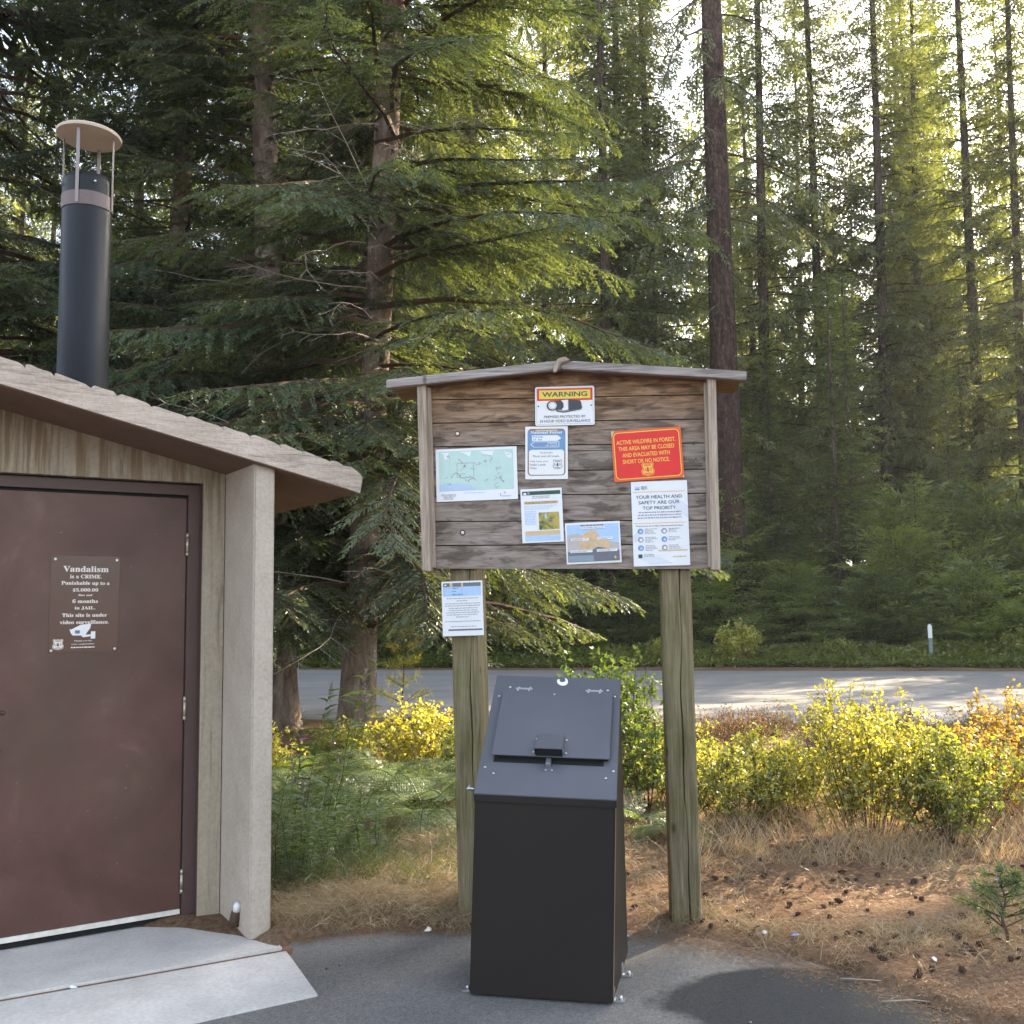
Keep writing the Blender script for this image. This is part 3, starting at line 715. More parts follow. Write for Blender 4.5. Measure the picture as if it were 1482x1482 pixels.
for r_ in range(3):
    for c_ in range(2):
        cx, cz = (.14+.42*c_)*W, (.41-.098*r_)*H
        S.poly('pictogram', M['blue'] if (r_+c_) % 2 == 0 else M['greyink'], circ(cx, cz, .052*W, .033*H), 1)
        S.poly('pictogram', M['white'] if (r_+c_) % 2 else M['lightblue'], circ(cx+.006*W, cz-.004*H, .026*W, .018*H, 12), 2)
        for k in range(3 if c_ else 4): S.dashes('small_print', M['greyink'], cx+.08*W, cx+(.30-.03*((k*7+r_) % 4))*W, cz+(.026-.018*k)*H, .0036, r_*10+c_*5+k)
S.rect('logo', M['green'], .09*W, .095*H, .16*W, .14*H, 1)
for k in range(2): S.dashes('small_print', M['greyink'], .19*W, .38*W, (.135-.018*k)*H, .004, 40+k)
S.dashes('small_print', M['tan'], .70*W, .93*W, .105*H, .007, 50)
S.done()

# mushroom/leaf sheet with a picture of autumn woods
def m_picture(name, stops, scale, dist=1.0, zg=None):
    t = NT(name); n_ = t.noise(t.coord(), scale, 5, .6, dist)
    if zg:
        sep = t.n('ShaderNodeSeparateXYZ'); tc = t.n('ShaderNodeTexCoord'); t.l(tc.outputs['Object'], sep.inputs[0])
        n_ = t.math('ADD', t.math('MULTIPLY', n_, .5), t.math('MULTIPLY', sep.outputs[2], zg))
    return t.fin(t.ramp(n_, stops), .4, 0, .4)
S = nsign('forest_sheet', 'white sheet with green header and small picture of autumn woods, left of the sunset poster', 'notice', [(-.246, 2.096), (-.043, 2.103), (-.038, 1.836), (-.242, 1.832)], y=-.0035, th=.0012)
W, H = S.w, S.h; S.panel(M['paper'], .002)
S.rect('header', M['green'], .04*W, .885*H, .96*W, .955*H, 1); S.rect('header', M['white'], .07*W, .89*H, .14*W, .93*H, 2); S.rect('header', M['greyink'], .17*W, .90*H, .22*W, .94*H, 2)
for k in range(2): S.dashes('small_print', M['greyink'], .28*W, .70*W, (.855-.028*k)*H, .004, k)
S.rect('colour_bar', M['tan'], .08*W, .715*H, .90*W, .765*H, 1); 
for k in range(2): S.dashes('small_print', M['brownink'], .10*W, .86*W, (.752-.022*k)*H, .003, 4+k, 2)
for k in range(3): S.dashes('small_print', M['lightblue'], .08*W, (.88-.1*k)*W, (.68-.03*k)*H, .0035, 8+k)
for k in range(9): S.dashes('small_print', M['lightblue'], .08*W, .36*W, (.58-.030*k)*H, .0045, 18+k)
S.rect('picture', m_picture('autumn_picture', [(.36, (.06, .05, .02)), (.46, (.22, .26, .05)), (.55, (.45, .36, .08)), (.66, (.60, .30, .09)), (.75, (.50, .50, .40))], 26), .42*W, .235*H, .91*W, .555*H, 1)
S.poly('picture', M['lightblue'], P_([(.56, .50), (.61, .54), (.62, .44), (.57, .44)]), 2); S.poly('picture', M['slate'], P_([(.62, .38), (.66, .42), (.74, .41), (.76, .37)]), 2)
S.rect('colour_bar', M['tan'], .08*W, .135*H, .92*W, .215*H, 1); S.rect('colour_bar', M['lightblue'], .08*W, .03*H, .92*W, .125*H, 1)
S.done()

# sunset poster
S = nsign('sunset_poster', 'landscape poster in white margin, orange smoke cloud over dark hills with pale caption strips', 'poster', [(-.030, 1.925), (.235, 1.933), (.241, 1.731), (-.027, 1.724)], y=-.0035, th=.0012)
W, H = S.w, S.h; S.panel(M['paper'], .002)
S.rect('picture', M['lightblue'], .03*W, .05*H, .97*W, .95*H, 1)
pt = M['tan']; og = m_picture('smoke_glow', [(.35, (.52, .38, .24)), (.52, (.60, .46, .30)), (.62, (.80, .42, .14)), (.75, (.70, .58, .30))], 22)
S.poly('picture', m_plain('poster_haze', (.48, .44, .42), .4), P_([(.03, .70), (.22, .74), (.36, .66), (.62, .60), (.80, .52), (.97, .48), (.97, .2), (.03, .2)]), 2)
S.poly('picture', og, P_([(.25, .60), (.36, .74), (.48, .82), (.56, .78), (.62, .64), (.78, .50), (.80, .30), (.25, .28)]), 3)
S.poly('picture', M['slate'], P_([(.03, .30), (.16, .27), (.30, .34), (.44, .30), (.58, .40), (.72, .36), (.97, .30), (.97, .05), (.03, .05)]), 4)
S.rect('picture', m_plain('poster_water', (.24, .30, .36), .3), .04*W, .055*H, .50*W, .20*H, 5)
S.poly('picture', M['yellow'], circ(.89*W, .13*H, .018*W, .03*H, 12), 5)
S.rect('caption_strip', M['white'], .27*W, .84*H, .72*W, .90*H, 6); S.dashes('small_print', M['greyink'], .29*W, .70*W, .87*H, .004, 1, 7)
S.dashes('small_print', M['slate'], .28*W, .70*W, .925*H, .005, 2, 7)
for x0, x1, z in ((.10, .42, .555), (.58, .86, .565), (.08, .48, .27), (.56, .93, .275)):
    S.rect('caption_strip', M['white'], x0*W, z*H, x1*W, (z+.065)*H, 6)
    S.dashes('small_print', M['greyink'], (x0+.02)*W, (x1-.02)*W, (z+.045)*H, .003, int(x0*50), 7); S.dashes('small_print', M['greyink'], (x0+.02)*W, (x1-.1)*W, (z+.02)*H, .003, int(x1*50), 7)
S.done()

# area map
S = nsign('area_map', 'wide pale green and blue map sheet on the left half of the board', 'map', [(-.672, 2.311), (-.267, 2.314), (-.261, 2.055), (-.666, 2.045)], y=-.0035, th=.0012)
W, H = S.w, S.h; S.panel(M['paper'], .002)
S.rect('map_area', M['mapgreen'], .04*W, .20*H, .955*W, .955*H, 1)
S.poly('map_area', M['mapblue'], P_([(.04, .33), (.25, .34), (.42, .30), (.50, .20), (.04, .20)]), 2)
for P in (((.06, .93), (.16, .93), (.17, .80), (.11, .80), (.10, .90)), ((.30, .94), (.44, .93), (.42, .84), (.38, .88)), ((.55, .93), (.72, .93), (.70, .84), (.60, .86)), ((.85, .90), (.94, .88), (.93, .78), (.88, .80))): S.poly('map_area', M['paper'], P_(P), 2)
r_ = random.Random(5)
for k in range(26):
    x, z = r_.uniform(.07, .90), r_.uniform(.24, .9); pts = [(x, z)]
    for j in range(r_.randint(2, 5)): x += r_.uniform(-.03, .05); z += r_.uniform(-.05, .05); pts.append((min(max(x, .05), .94), min(max(z, .22), .93)))
    for (a0, b0), (a1, b1) in zip(pts, pts[1:]):
        dx_, dz_ = (a1-a0)*W, (b1-b0)*H; L = math.hypot(dx_, dz_) or 1; nx_, nz_ = -dz_/L*.0009, dx_/L*.0009
        S.poly('map_roads', M['greyink'] if k % 3 else M['brownink'], [(a0*W-nx_, b0*H-nz_), (a1*W-nx_, b1*H-nz_), (a1*W+nx_, b1*H+nz_), (a0*W+nx_, b0*H+nz_)], 3)
S.ring('map_roads', M['greyink'], .26*W, .44*H, .47*W, .72*H, 0, .0018, 3)
for k in range(5): S.dashes('small_print', M['greyink'], (.06+.03*(k > 1))*W, (.24-.03*(k > 2))*W, (.13-.022*k)*H, .0028, k, 3)
S.dashes('small_print', M['lightblue'], .34*W, .60*W, .15*H, .003, 9, 3); S.poly('map_legend', M['tan'], circ(.84*W, .13*H, .012*W, .018*H, 8), 3)
S.rect('map_legend', M['ink'], .785*W, .07*H, .79*W, .12*H, 3); S.dashes('map_legend', M['lightblue'], .80*W, .92*W, .07*H, .006, 3, 3)
S.done()

# sheet on the left post
S = nsign('post_notice', 'portrait notice with pale blue header fixed to the left post below the board', 'notice', [(-.645, 1.650), (-.443, 1.654), (-.437, 1.388), (-.639, 1.383)], y=-.001, th=.002)
W, H = S.w, S.h; S.panel(M['paper'], .002)
S.rect('header', M['slate'], .04*W, .90*H, .96*W, .97*H, 1); S.rect('header', M['white'], .07*W, .92*H, .12*W, .945*H, 2)
for x0, x1 in ((.20, .27), (.48, .53)): S.rect('header', M['tan'], x0*W, .90*H, x1*W, .97*H, 2)
S.rect('header', M['lightblue'], .04*W, .73*H, .96*W, .895*H, 1); S.ring('header', M['blue'], .05*W, .735*H, .5*W, .89*H, 0, .001, 2)
for k, (a_, b_) in enumerate(((.28, .40), (.26, .36), (.26, .52))): S.dashes('header', M['blue'], a_*W, b_*W, (.87-.055*k)*H, .005, k, 3)
rows = [(.12, .90, .685), (.36, .62, .64), (.07, .94, .59), (.07, .94, .55), (.16, .86, .505), (.16, .86, .465), (.10, .90, .425), (.12, .88, .385), (.34, .64, .345), (.06, .93, .265), (.20, .83, .17)]
for k, (a_, b_, z) in enumerate(rows): S.dashes('small_print', M['greyink'], a_*W, b_*W, z*H, .0042, 60+k, 1)
S.rect('footer', M['slate'], .14*W, .095*H, .97*W, .125*H, 1)
S.done()

# vandalism sign on the door
def on_door(px):  # corner list helper keeps door coordinates (s, z)
    return px
S = nsign('vandalism_sign', 'brown sign on the restroom door reading Vandalism is a CRIME with white camera symbol', 'sign', on_door([(-.648, 1.788), (-.338, 1.790), (-.338, 1.330), (-.648, 1.334)]), y=-.0008, th=.0015, frame=(BO, BA))
W, H = S.w, S.h; S.panel(M['sign_brown'], .004)
for tx, cz, ww, hh in (('Vandalism', .865, .66, .062), ('is a CRIME.', .787, .46, .040), ('Punishable up to a', .714, .70, .048), ('$5,000.00', .645, .37, .040), ('fine and', .593, .20, .020), ('6 months', .530, .37, .040), ('in JAIL.', .458, .30, .036), ('This site is under', .385, .65, .038), ('video surveillance.', .312, .71, .038)):
    S.text('lettering', M['cream'], tx, W*.505, H*cz, W*ww, H*hh, 1, .012, True)
S.poly('camera_symbol', M['white'], P_([(.29, .245), (.31, .235), (.45, .285), (.60, .295), (.59, .25), (.54, .20), (.52, .175), (.34, .175), (.31, .20)]), 1)
S.poly('camera_symbol', M['slate'], P_([(.37, .195), (.37, .228), (.44, .228), (.44, .195)]), 2)
S.poly('camera_symbol', M['white'], P_([(.46, .170), (.49, .155), (.60, .165), (.60, .185), (.48, .178)]), 1); S.rect('camera_symbol', M['white'], .60*W, .14*H, .665*W, .215*H, 2)
for tx, cz, ww in (('Thank you for', .118, .26), ('your cooperation', .085, .33)): S.text('lettering', M['cream'], tx, W*.49, H*cz, W*ww, H*.018, 1, .0, True)
S.dashes('lettering', M['cream'], W*.32, W*.66, H*.052, .006, 3)
S.shield(M['cream'], W*.135, H*.085, H*.115, M['sign_brown'])
for x, z in ((.06, .965), (.955, .965), (.955, .03), (.04, .025)): S.poly('rivet', M['steel'], circ(x*W, z*H, .006, .006, 12), 1)
S.done()

# ------------------------------------------------------------------ steel bin with slanted lid (local x along front, y away)
BN = (-.192, 4.179, 0); BNA = math.atan2(-.220, .975)
bn = empty('litter_bin', BN, BNA, 'tall black steel animal proof litter bin with slanted slate lid, between the board posts', 'litter bin')
DEP = .60; WB = .5645
z0, zf, zbk = .012, .757, 1.200
m = MB()
# slightly leaning shell
F = [(0, 0, z0), (WB, 0, z0), (WB+.026, 0, zf), (.030, 0, zf)]
Bk = [(-.02, DEP, z0), (WB-.01, DEP, z0), (.548, DEP, zbk-.012), (-.014, DEP, zbk+.006)]
m.add(F+Bk, [(0, 1, 2, 3), (5, 4, 7, 6), (4, 0, 3, 7), (1, 5, 6, 2), (3, 2, 6, 7), (4, 5, 1, 0)])
m.build('body', M['bin'], bn, bevel=.004)
# slanted top plate: local frame on the slope
P0 = Vector((.028, -.008, .779)); P1 = Vector((.596, -.008, .768)); P3 = Vector((-.018, DEP, 1.207)); P2 = Vector((.552, DEP, 1.190))
NRM = (P1-P0).cross(P3-P0).normalized()
def tp(u, v, h=0):
    return tuple((P0*(1-u)+P1*u)*(1-v) + (P3*(1-u)+P2*u)*v + NRM*h)
def slab_on(u0, u1, v0, v1, h0, h1, name, mat, par, bev=.002, du=0):
    mb = MB(); q = [tp(u0, v0, h0), tp(u1, v0, h0), tp(u1, v1, h0), tp(u0, v1, h0), tp(u0+du, v0, h1), tp(u1-du, v0, h1), tp(u1-du, v1, h1), tp(u0+du, v1, h1)]
    mb.add(q, [(3, 2, 1, 0), (4, 5, 6, 7), (0, 1, 5, 4), (1, 2, 6, 5), (2, 3, 7, 6), (3, 0, 4, 7)])
    return mb.build(name, mat, par, bevel=bev)
top = slab_on(0, 1, 0, 1, -.004, .004, 'top_plate', M['bin_top'], bn)
MB().add([tuple(P0+Vector((0, 0, .001))), tuple(P1+Vector((0, 0, .001))), tuple(P1-Vector((0, 0, .026))), tuple(P0-Vector((0, 0, .026))),
          tuple(P0+Vector((0, .004, .001))), tuple(P1+Vector((0, .004, .001))), tuple(P1+Vector((0, .004, -.026))), tuple(P0+Vector((0, .004, -.026)))],
         [(0, 1, 2, 3), (7, 6, 5, 4), (3, 2, 6, 7), (0, 3, 7, 4), (1, 5, 6, 2)]).build('front_lip', M['bin'], bn)
# chute lid: hinged high on the plate, opening a slot at its lower edge
lid = slab_on(.085, .945, .27, .835, .022, .027, 'chute_lid', M['bin_top'], bn, .0015)
slab_on(.10, .93, .285, .83, .0045, .0215, 'chute_box', M['bin'], bn, 0)
slab_on(.10, .90, .245, .28, .0042, .0052, 'chute_slot', M['near_black'], bn, 0)
slab_on(.13, .90, .275, .284, .0045, .0215, 'chute_shadow_plate', M['near_black'], bn, 0)
hd = MB(); u0, u1 = .41, .61
q = [tp(u0, .275, .027), tp(u1, .275, .027), tp(u1-.006, .45, .027), tp(u0+.006, .45, .027), tp(u0, .275, .066), tp(u1, .275, .066), tp(u1-.006, .45, .030), tp(u0+.006, .45, .030)]
hd.add(q, [(3, 2, 1, 0), (4, 5, 6, 7), (1, 2, 6, 5), (2, 3, 7, 6), (3, 0, 4, 7)])
hd.build('handle_hood', M['bin_top'], lid, bevel=.0)
MB().add([tp(u0+.008, .2745, .028), tp(u1-.008, .2745, .028), tp(u1-.008, .2745, .062), tp(u0+.008, .2745, .062)], [(0, 1, 2, 3)]).build('hood_opening', M['near_black'], lid)
slab_on(.488, .525, .225, .27, .004, .02, 'latch_catch', M['steel'], bn, .001)
def screw(u, v, h=.004, r_=.0065, par=bn):
    a = Vector(tp(u, v, h)); MB().tube([a, a+NRM*.004], [r_, r_*.6], 10).build('screw', M['steel'], par, True)
for u, v in ((.045, .20), (.115, .155), (.92, .155), (.97, .21), (.05, .80), (.125, .885), (.90, .885), (.955, .83), (.49, .197), (.535, .197), (.495, .795)): screw(u, v, .027 if (u, v) == (.495, .795) else .004, .0055 if .45 < u < .56 else .0072)
for u, v in ((.395, .30), (.63, .30), (.405, .405), (.625, .405)): screw(u, v, .027, .006, lid)
for uc in (.245, .80):
    slab_on(uc-.068, uc+.068, .848, .864, .012, .020, 'hinge', M['steel'], bn, .002)
    for du in (-.045, .045):
        for dv in (-.03, .03): screw(uc+du, .856+dv, .026 if dv < 0 else .004, .0055)
# lost paper curl on the top plate
cm = MB(); cc = [(.030*math.cos(q_)*(1-.35*i/9), .030*math.sin(q_)) for i, q_ in enumerate(np.linspace(R(150), R(415), 10))]
ci = [(.014*math.cos(q_)-.004, .014*math.sin(q_)+.009) for q_ in np.linspace(R(150), R(415), 10)]
vs = [tp(.545+a/.57, .955+b/.75, .0055) for a, b in cc+ci]; cm.add(vs, [(i, i+1, i+11, i+10) for i in range(9)])
tag(cm.build('moon_sticker', M['white']), 'small white crescent shaped sticker near the upper edge of the bin lid', 'sticker'); cmo = bpy.data.objects['moon_sticker']
cmo.location = BN; cmo.rotation_euler = (0, 0, BNA)
# side bolt, right edge with its sunlight painted on, floor brackets
MB().tube([(.035, .03, .79), (.005, .03, .792), (-.006, .03, .80)], [.006, .006, .012], 10).build('side_bolt', M['steel'], bn, True)
MB().box(0, .006, 0, .03, 0, 1).v
tr = MB(); tr.add([(WB+.0005, .004, .03), (WB+.0265, .004, .745), (WB+.0265, .03, .765), (WB+.0005, .03, .03)], [(0, 1, 2, 3)])
tr.build('sunlit_edge', m_plain('sunlit_edge_tint', (.20, .15, .11), .45, .2), bn)
for x, y, sg in ((WB, .06, 1), (WB, .34, 1), (0, .06, -1)):
    br = MB(); br.box(0, .045, -.02, .02, 0.004, .010); br.box(0, .005, -.02, .02, .010, .05)
    bo = br.build('floor_bracket', M['steel'], bn); bo.location = (x-(.006 if sg > 0 else -.006), y, 0); bo.scale = (sg, 1, 1)
    MB().tube([(0, 0, .010), (0, 0, .022)], [.008, .008], 8).build('anchor_bolt', M['steel'], bo, True).location = (.028, 0, 0)
# ------------------------------------------------------------------ vegetation generators (numpy, one mesh per crown)
def unit(v): return v/np.maximum(np.linalg.norm(v, axis=-1, keepdims=True), 1e-9)
def kites(P, D, S, L, Wd, mid=.42, sag=0.0):
    """leaf shaped quads: base P, direction D, side S, length L, width Wd"""
    L = L[:, None]; Wd = Wd[:, None]
    m_ = P + D*L*mid; tip = P + D*L; tip[:, 2] -= (sag*L)[:, 0]
    return np.stack([P, m_+S*Wd*.5, tip, m_-S*Wd*.5], 1)
def rot(v, k, a):
    a = a[:, None] if np.ndim(a) else a
    return v*np.cos(a) + np.cross(k, v)*np.sin(a) + k*(np.sum(k*v, -1, keepdims=True))*(1-np.cos(a))
def ribbon_tubes(A, B, ra, rb):
    """three sided wood pieces from A to B as quads"""
    D = unit(B-A); up = np.where(np.abs(D[:, 2:3]) > .9, [[1., 0, 0]], [[0, 0, 1.]]); e1 = unit(np.cross(D, up)); e2 = np.cross(D, e1)
    out = []
    cs = [(math.cos(q), math.sin(q)) for q in (0, 2.094, 4.189)]
    for i in range(3):
        c0, s0 = cs[i]; c1, s1 = cs[(i+1) % 3]
        out.append(np.stack([A+(e1*c0+e2*s0)*ra[:, None], A+(e1*c1+e2*s1)*ra[:, None], B+(e1*c1+e2*s1)*rb[:, None], B+(e1*c0+e2*s0)*rb[:, None]], 1))
    return np.concatenate(out)
def conifer(seed, H, zb, Rm, step, per, ss, sp, lk, wk, a0=.12, droop=.34, secmax=.75, bare=.12, shape=.8, hang=.25, roll=.45, keep=1.0, ztop=None, toneb=.45, hole=0.0, gap=None):
    g = np.random.default_rng(seed)
    z = np.arange(zb, ztop or H, step); z = np.repeat(z, per) + g.uniform(-step*.5, step*.5, len(z)*per)
    z = z[g.random(len(z)) < keep]
    nb = len(z); az = g.uniform(0, 2*np.pi, nb)
    if gap:
        kg = ~((z > gap[2]) & (z < gap[3]) & (np.abs((az-gap[0]+np.pi) % (2*np.pi)-np.pi) < gap[1])); z, az, nb = z[kg], az[kg], int(kg.sum())
    u = np.clip((H-z)/(H-zb), 0, 1)
    L = Rm*np.power(u, shape)*g.uniform(.55, 1.08, nb)
    if zb > 2: L *= np.clip(.6+(z-zb)/(H*.10), .6, 1)      # lowest live limbs are short
    a = a0*g.uniform(.2, 1.8, nb) + .35*(1-u)**2; d = droop*g.uniform(.6, 1.4, nb)
    tb = toneb + g.normal(0, .13, nb)
    O = np.stack([np.zeros(nb), np.zeros(nb), z], 1); C = np.stack([np.cos(az), np.sin(az), np.zeros(nb)], 1)
    def bp(i, r):                        # point on branch i at r
        x = L[i]*r; p = O[i] + C[i]*x[:, None]
        p[:, 2] += x*(a[i]-d[i]*r + .22*d[i]*r**3) ; p[:, 0] += .05*L[i]*np.sin(r*5+i); p[:, 1] += .05*L[i]*np.cos(r*4+i*1.3)
        return p
    # wood
    W = []
    segs = 5
    for k in range(segs):
        r0_, r1_ = np.full(nb, k/segs), np.full(nb, (k+1)/segs); i = np.arange(nb); w0 = .012*L+.004
        W.append(ribbon_tubes(bp(i, r0_), bp(i, r1_), w0*(1-k/segs)+.002, w0*(1-(k+1)/segs)+.002))
    # secondaries
    ns = np.maximum(2, (L*(1-bare)/ss)).astype(int); i = np.repeat(np.arange(nb), ns*2)
    q = np.concatenate([np.repeat(np.linspace(bare, 1, n), 2) for n in ns]) + g.uniform(-.02, .02, len(i)); q = np.clip(q, .03, 1)
    side = np.where(np.arange(len(i)) % 2, 1., -1.)
    if hole: k_ = (np.sin(i*3.1+q*9)+g.normal(0, .5, len(i))) > -1.2+hole; i, q, side = i[k_], q[k_], side[k_]
    P = bp(i, q); T = unit(bp(i, np.minimum(q+.03, 1.03))-bp(i, q-.03))
    ang = R(58)*g.uniform(.75, 1.15, len(i))*(1-.45*q**3)
    D = rot(T, np.array([[0, 0, 1.]]), side*ang); D[:, 2] -= hang*g.uniform(.1, 1.9, len(i)); D = unit(D)
    l = np.minimum(secmax, .42*L[i]*(1.02-q)+.30*secmax)*g.uniform(.65, 1.1, len(i))
    W.append(ribbon_tubes(P, P+D*l[:, None], np.full(len(i), .0045+.0*l), np.full(len(i), .0015)))
    # plane normal of each spray
    N = unit(np.cross(T, D)*side[:, None]); N = unit(rot(N, D, g.normal(0, roll, len(i))))
    nk = np.maximum(2, (l/sp)).astype(int); j = np.repeat(np.arange(len(i)), nk*2)
    t = np.concatenate([np.repeat((np.arange(n)+.3)/n, 2) for n in nk]); sd = np.where(np.arange(len(j)) % 2, 1., -1.)
    t = np.clip(t + g.uniform(-.03, .03, len(j)), 0, 1)
    KP = P[j] + D[j]*(l[j]*t)[:, None]; KP[:, 2] -= .10*l[j]*t**2
    KD = rot(D[j], N[j], sd*R(48)*g.uniform(.7, 1.2, len(j))*(1-.5*t**4)); KD = unit(KD + g.normal(0, .13, KD.shape)); KD[:, 2] -= .10; KD = unit(KD)
    KS = unit(np.cross(KD, unit(N[j] + g.normal(0, .35, KD.shape))))
    KL = lk*(1.1-.45*t)*g.uniform(.65, 1.3, len(j))
    Q = kites(KP, KD, KS, KL, wk*g.uniform(.7, 1.3, len(j)), .45, .05)
    tone = np.clip(tb[i][j] + .22*(q[j]-.5) + g.normal(0, .14, len(j)) + .1*t, 0, 1)
    # tips of the secondaries
    TL = kites(P+D*(l*.8)[:, None], D, unit(np.cross(D, N)), np.full(len(i), lk*1.3), np.full(len(i), wk*1.2))
    return np.concatenate([Q, TL]), np.concatenate([tone, np.clip(tb[i]+.25, 0, 1)]), np.concatenate(W)
def m_bark(name, c0, c1, c2, sc=9, crack=.8):
    t = NT(name); g = t.noise(t.coord((sc, sc, 1.3)), 2.0, 8, .7, .8); b = t.noise(t.coord(), 5, 5, .6)
    v = t.n('ShaderNodeTexVoronoi', feature='DISTANCE_TO_EDGE'); t.l(t.coord((sc*1.3, sc*1.3, 2.6)), v.inputs['Vector']); v.inputs['Scale'].default_value = 1.6
    c = t.ramp(g, [(.32, c0), (.5, c1), (.7, c2)])
    cr = t.ramp(v.outputs['Distance'], [(.0, .35), (.10, 1.0)])
    c = t.mix(crack, c, cr, 'MULTIPLY'); c = t.mix(t.ramp(b, [(.58, 0.), (.72, .5)]), c, (.17, .18, .12))
    t.bump(t.math('ADD', g, t.math('MULTIPLY', cr, crack)), 1.0, .03)
    return t.fin(c, .95, 0, .1)
M['bark_fir'] = m_bark('grey_fir_bark', (.12, .088, .07), (.22, .17, .14), (.34, .28, .235), 4, .25)
M['bark_base'] = m_bark('ridged_bark', (.022, .015, .011), (.085, .058, .042), (.16, .115, .085), 11)
M['bark_red'] = m_bark('red_bark', (.028, .017, .015), (.075, .046, .038), (.16, .115, .10), 5, .7)
M['bark_dark'] = m_bark('dark_bark', (.045, .034, .028), (.12, .09, .074), (.20, .155, .13), 7, .5)
M['limb'] = m_plain('limb_wood', (.085, .055, .038), .9, var=.3)
M['deadtwig'] = m_plain('bleached_twig', (.34, .30, .26), .9, var=.3)
M['lichen'] = m_plain('hanging_lichen', (.30, .32, .18), .9, var=.2)
M['fir'] = m_foliage('fir_needles', (.038, .064, .040), (.135, .19, .112), .44, (1.8, 1.6, .5))
M['fir_far'] = m_foliage('far_needles', (.062, .086, .036), (.20, .24, .095), .5, (1.9, 1.7, .65))
M['fir_young'] = m_foliage('young_fir_needles', (.040, .066, .026), (.18, .24, .075), .45, (1.9, 1.8, .5), .15, .95)
def trunk_mb(H, r0_, r1_, lean=(0, 0), flare=1.35, n=14, seed=0, hf=1.0):
    g = random.Random(seed); zs = [0-.2, .0, .25, .6, 1.1, 2, 3.5, 5, 7, 9, 12, 16, 20, 25, 30, 36]; zs = [z for z in zs if z < H] + [H]
    p, rr = [], []
    for z in zs:
        f = (z/H if H else 0); r_ = r0_*(1-f) + r1_*f; r_ *= 1 + (flare-1)*math.exp(-max(z, 0)/.45)
        p.append((lean[0]*z + g.uniform(-.02, .02)*min(z, 2)*.4, lean[1]*z + g.uniform(-.02, .02)*min(z, 2)*.4, z)); rr.append(r_)
    mb = MB().tube(p, rr, n, cap=True)
    return mb
def shear(Q, lean):
    Q = Q.copy(); z = Q[..., 2].copy(); Q[..., 0] += lean[0]*z; Q[..., 1] += lean[1]*z; return Q
def make_tree(name, loc, rz, H, tr, lean, bark, crown, label, cat='tree', group=None, fol='fir', scale=1, dead=None, wood=True, zmin=None):
    root = empty(name, loc, rz, label, cat, group)
    trunk_mb(H, tr[0], tr[1], lean, seed=int(H*10)).build('trunk', M[bark], root, True)
    Qs = [conifer(**c) for c in crown]
    Q = shear(np.concatenate([q[0] for q in Qs]), lean); T = np.concatenate([q[1] for q in Qs]); W = shear(np.concatenate([q[2] for q in Qs]), lean)
    if zmin is not None:
        kq = Q[:, :, 2].min(1) > zmin + .12*np.sin(Q[:, 0, 0]*2.3)+.1*np.sin(Q[:, 0, 1]*5.1+Q[:, 0, 0]*4); Q, T = Q[kq], T[kq]; W = W[W[:, :, 2].min(1) > zmin]
    bulk('crown', Q, M[fol], root, T)
    if wood: bulk('limbs', W, M['limb'], root)
    root['n'] = len(Q)
    return root
def copy_tree(o, loc, rz, sc=1, label=None, group=None, parent=None):
    c = o.copy(); link(c); c.parent = parent
    if parent is None: c.location = loc; c.rotation_euler = (0, 0, rz); c.scale = (sc, sc, sc) if not isinstance(sc, tuple) else sc
    if label: c['label'] = label
    if group: c['group'] = group
    for ch in list(o.children): copy_tree(ch, None, 0, 1, parent=c)
    return c
def dead_twigs(seed, zs, lean, Lr=(.8, 2.2), toward=None):
    g = np.random.default_rng(seed); A, B, ra, rb = [], [], [], []
    for z in zs:
        az = g.uniform(0, 6.28) if toward is None else toward + g.normal(0, .7); L = g.uniform(*Lr); p = np.array([lean[0]*z, lean[1]*z, z]); d = np.array([math.cos(az), math.sin(az), g.uniform(-.45, .1)])
        n = 7; r_ = .009
        for k in range(n):
            q = p + d*L/n; A.append(p); B.append(q); ra.append(r_*(1-k/n)+.0018); rb.append(r_*(1-(k+1)/n)+.0018)
            for s_ in (-1, 1):
                if g.random() < .85:
                    e = unit(d + np.cross(d, [0, 0, 1])*s_*g.uniform(.5, 1.2) + [0, 0, g.uniform(-.7, .1)]); l = g.uniform(.1, .4)*L*.5
                    m_ = q + e*l; A.append(q); B.append(m_); ra.append(.0028); rb.append(.001)
                    for s2 in range(3):
                        e2 = unit(e + g.normal(0, .6, 3) + [0, 0, -.3]); A.append(q+e*l*(.3+.2*s2)); B.append(q+e*l*(.3+.2*s2)+e2*l*.4); ra.append(.0016); rb.append(.0007)
            p = q; d = unit(d + g.normal(0, .12, 3) + [0, 0, -.03])
    return ribbon_tubes(np.array(A), np.array(B), np.array(ra), np.array(rb))

# ------------------------------------------------------------------ near firs (this side of the road)
fine = dict(ss=.095, sp=.024, lk=.072, wk=.0165, secmax=.85)
mid_ = dict(ss=.17, sp=.06, lk=.15, wk=.03)
coarse = dict(ss=.34, sp=.16, lk=.36, wk=.10)
tB = make_tree('fir_tree', (-1.86, 12.16, 0), 0, 26, (.20, .03), (.050, .0), 'bark_fir',
    [dict(gap=(R(186), R(24), 6.0, 10), seed=11, H=26, zb=1.35, Rm=4.1, step=.25, per=5, ztop=10.0, droop=.36, a0=.10, shape=.75, hang=.22, bare=.2, **fine),
     dict(seed=12, H=26, zb=10.0, Rm=4.6, step=.6, per=5, droop=.3, **coarse)],
    'large fir with flared ridged trunk base and drooping boughs, directly left of the notice board', zmin=1.12)
bulk('dead_twigs', dead_twigs(5, np.linspace(1.6, 7.5, 46), (.05, 0), (1.2, 2.9), R(-70)), M['deadtwig'], tB)
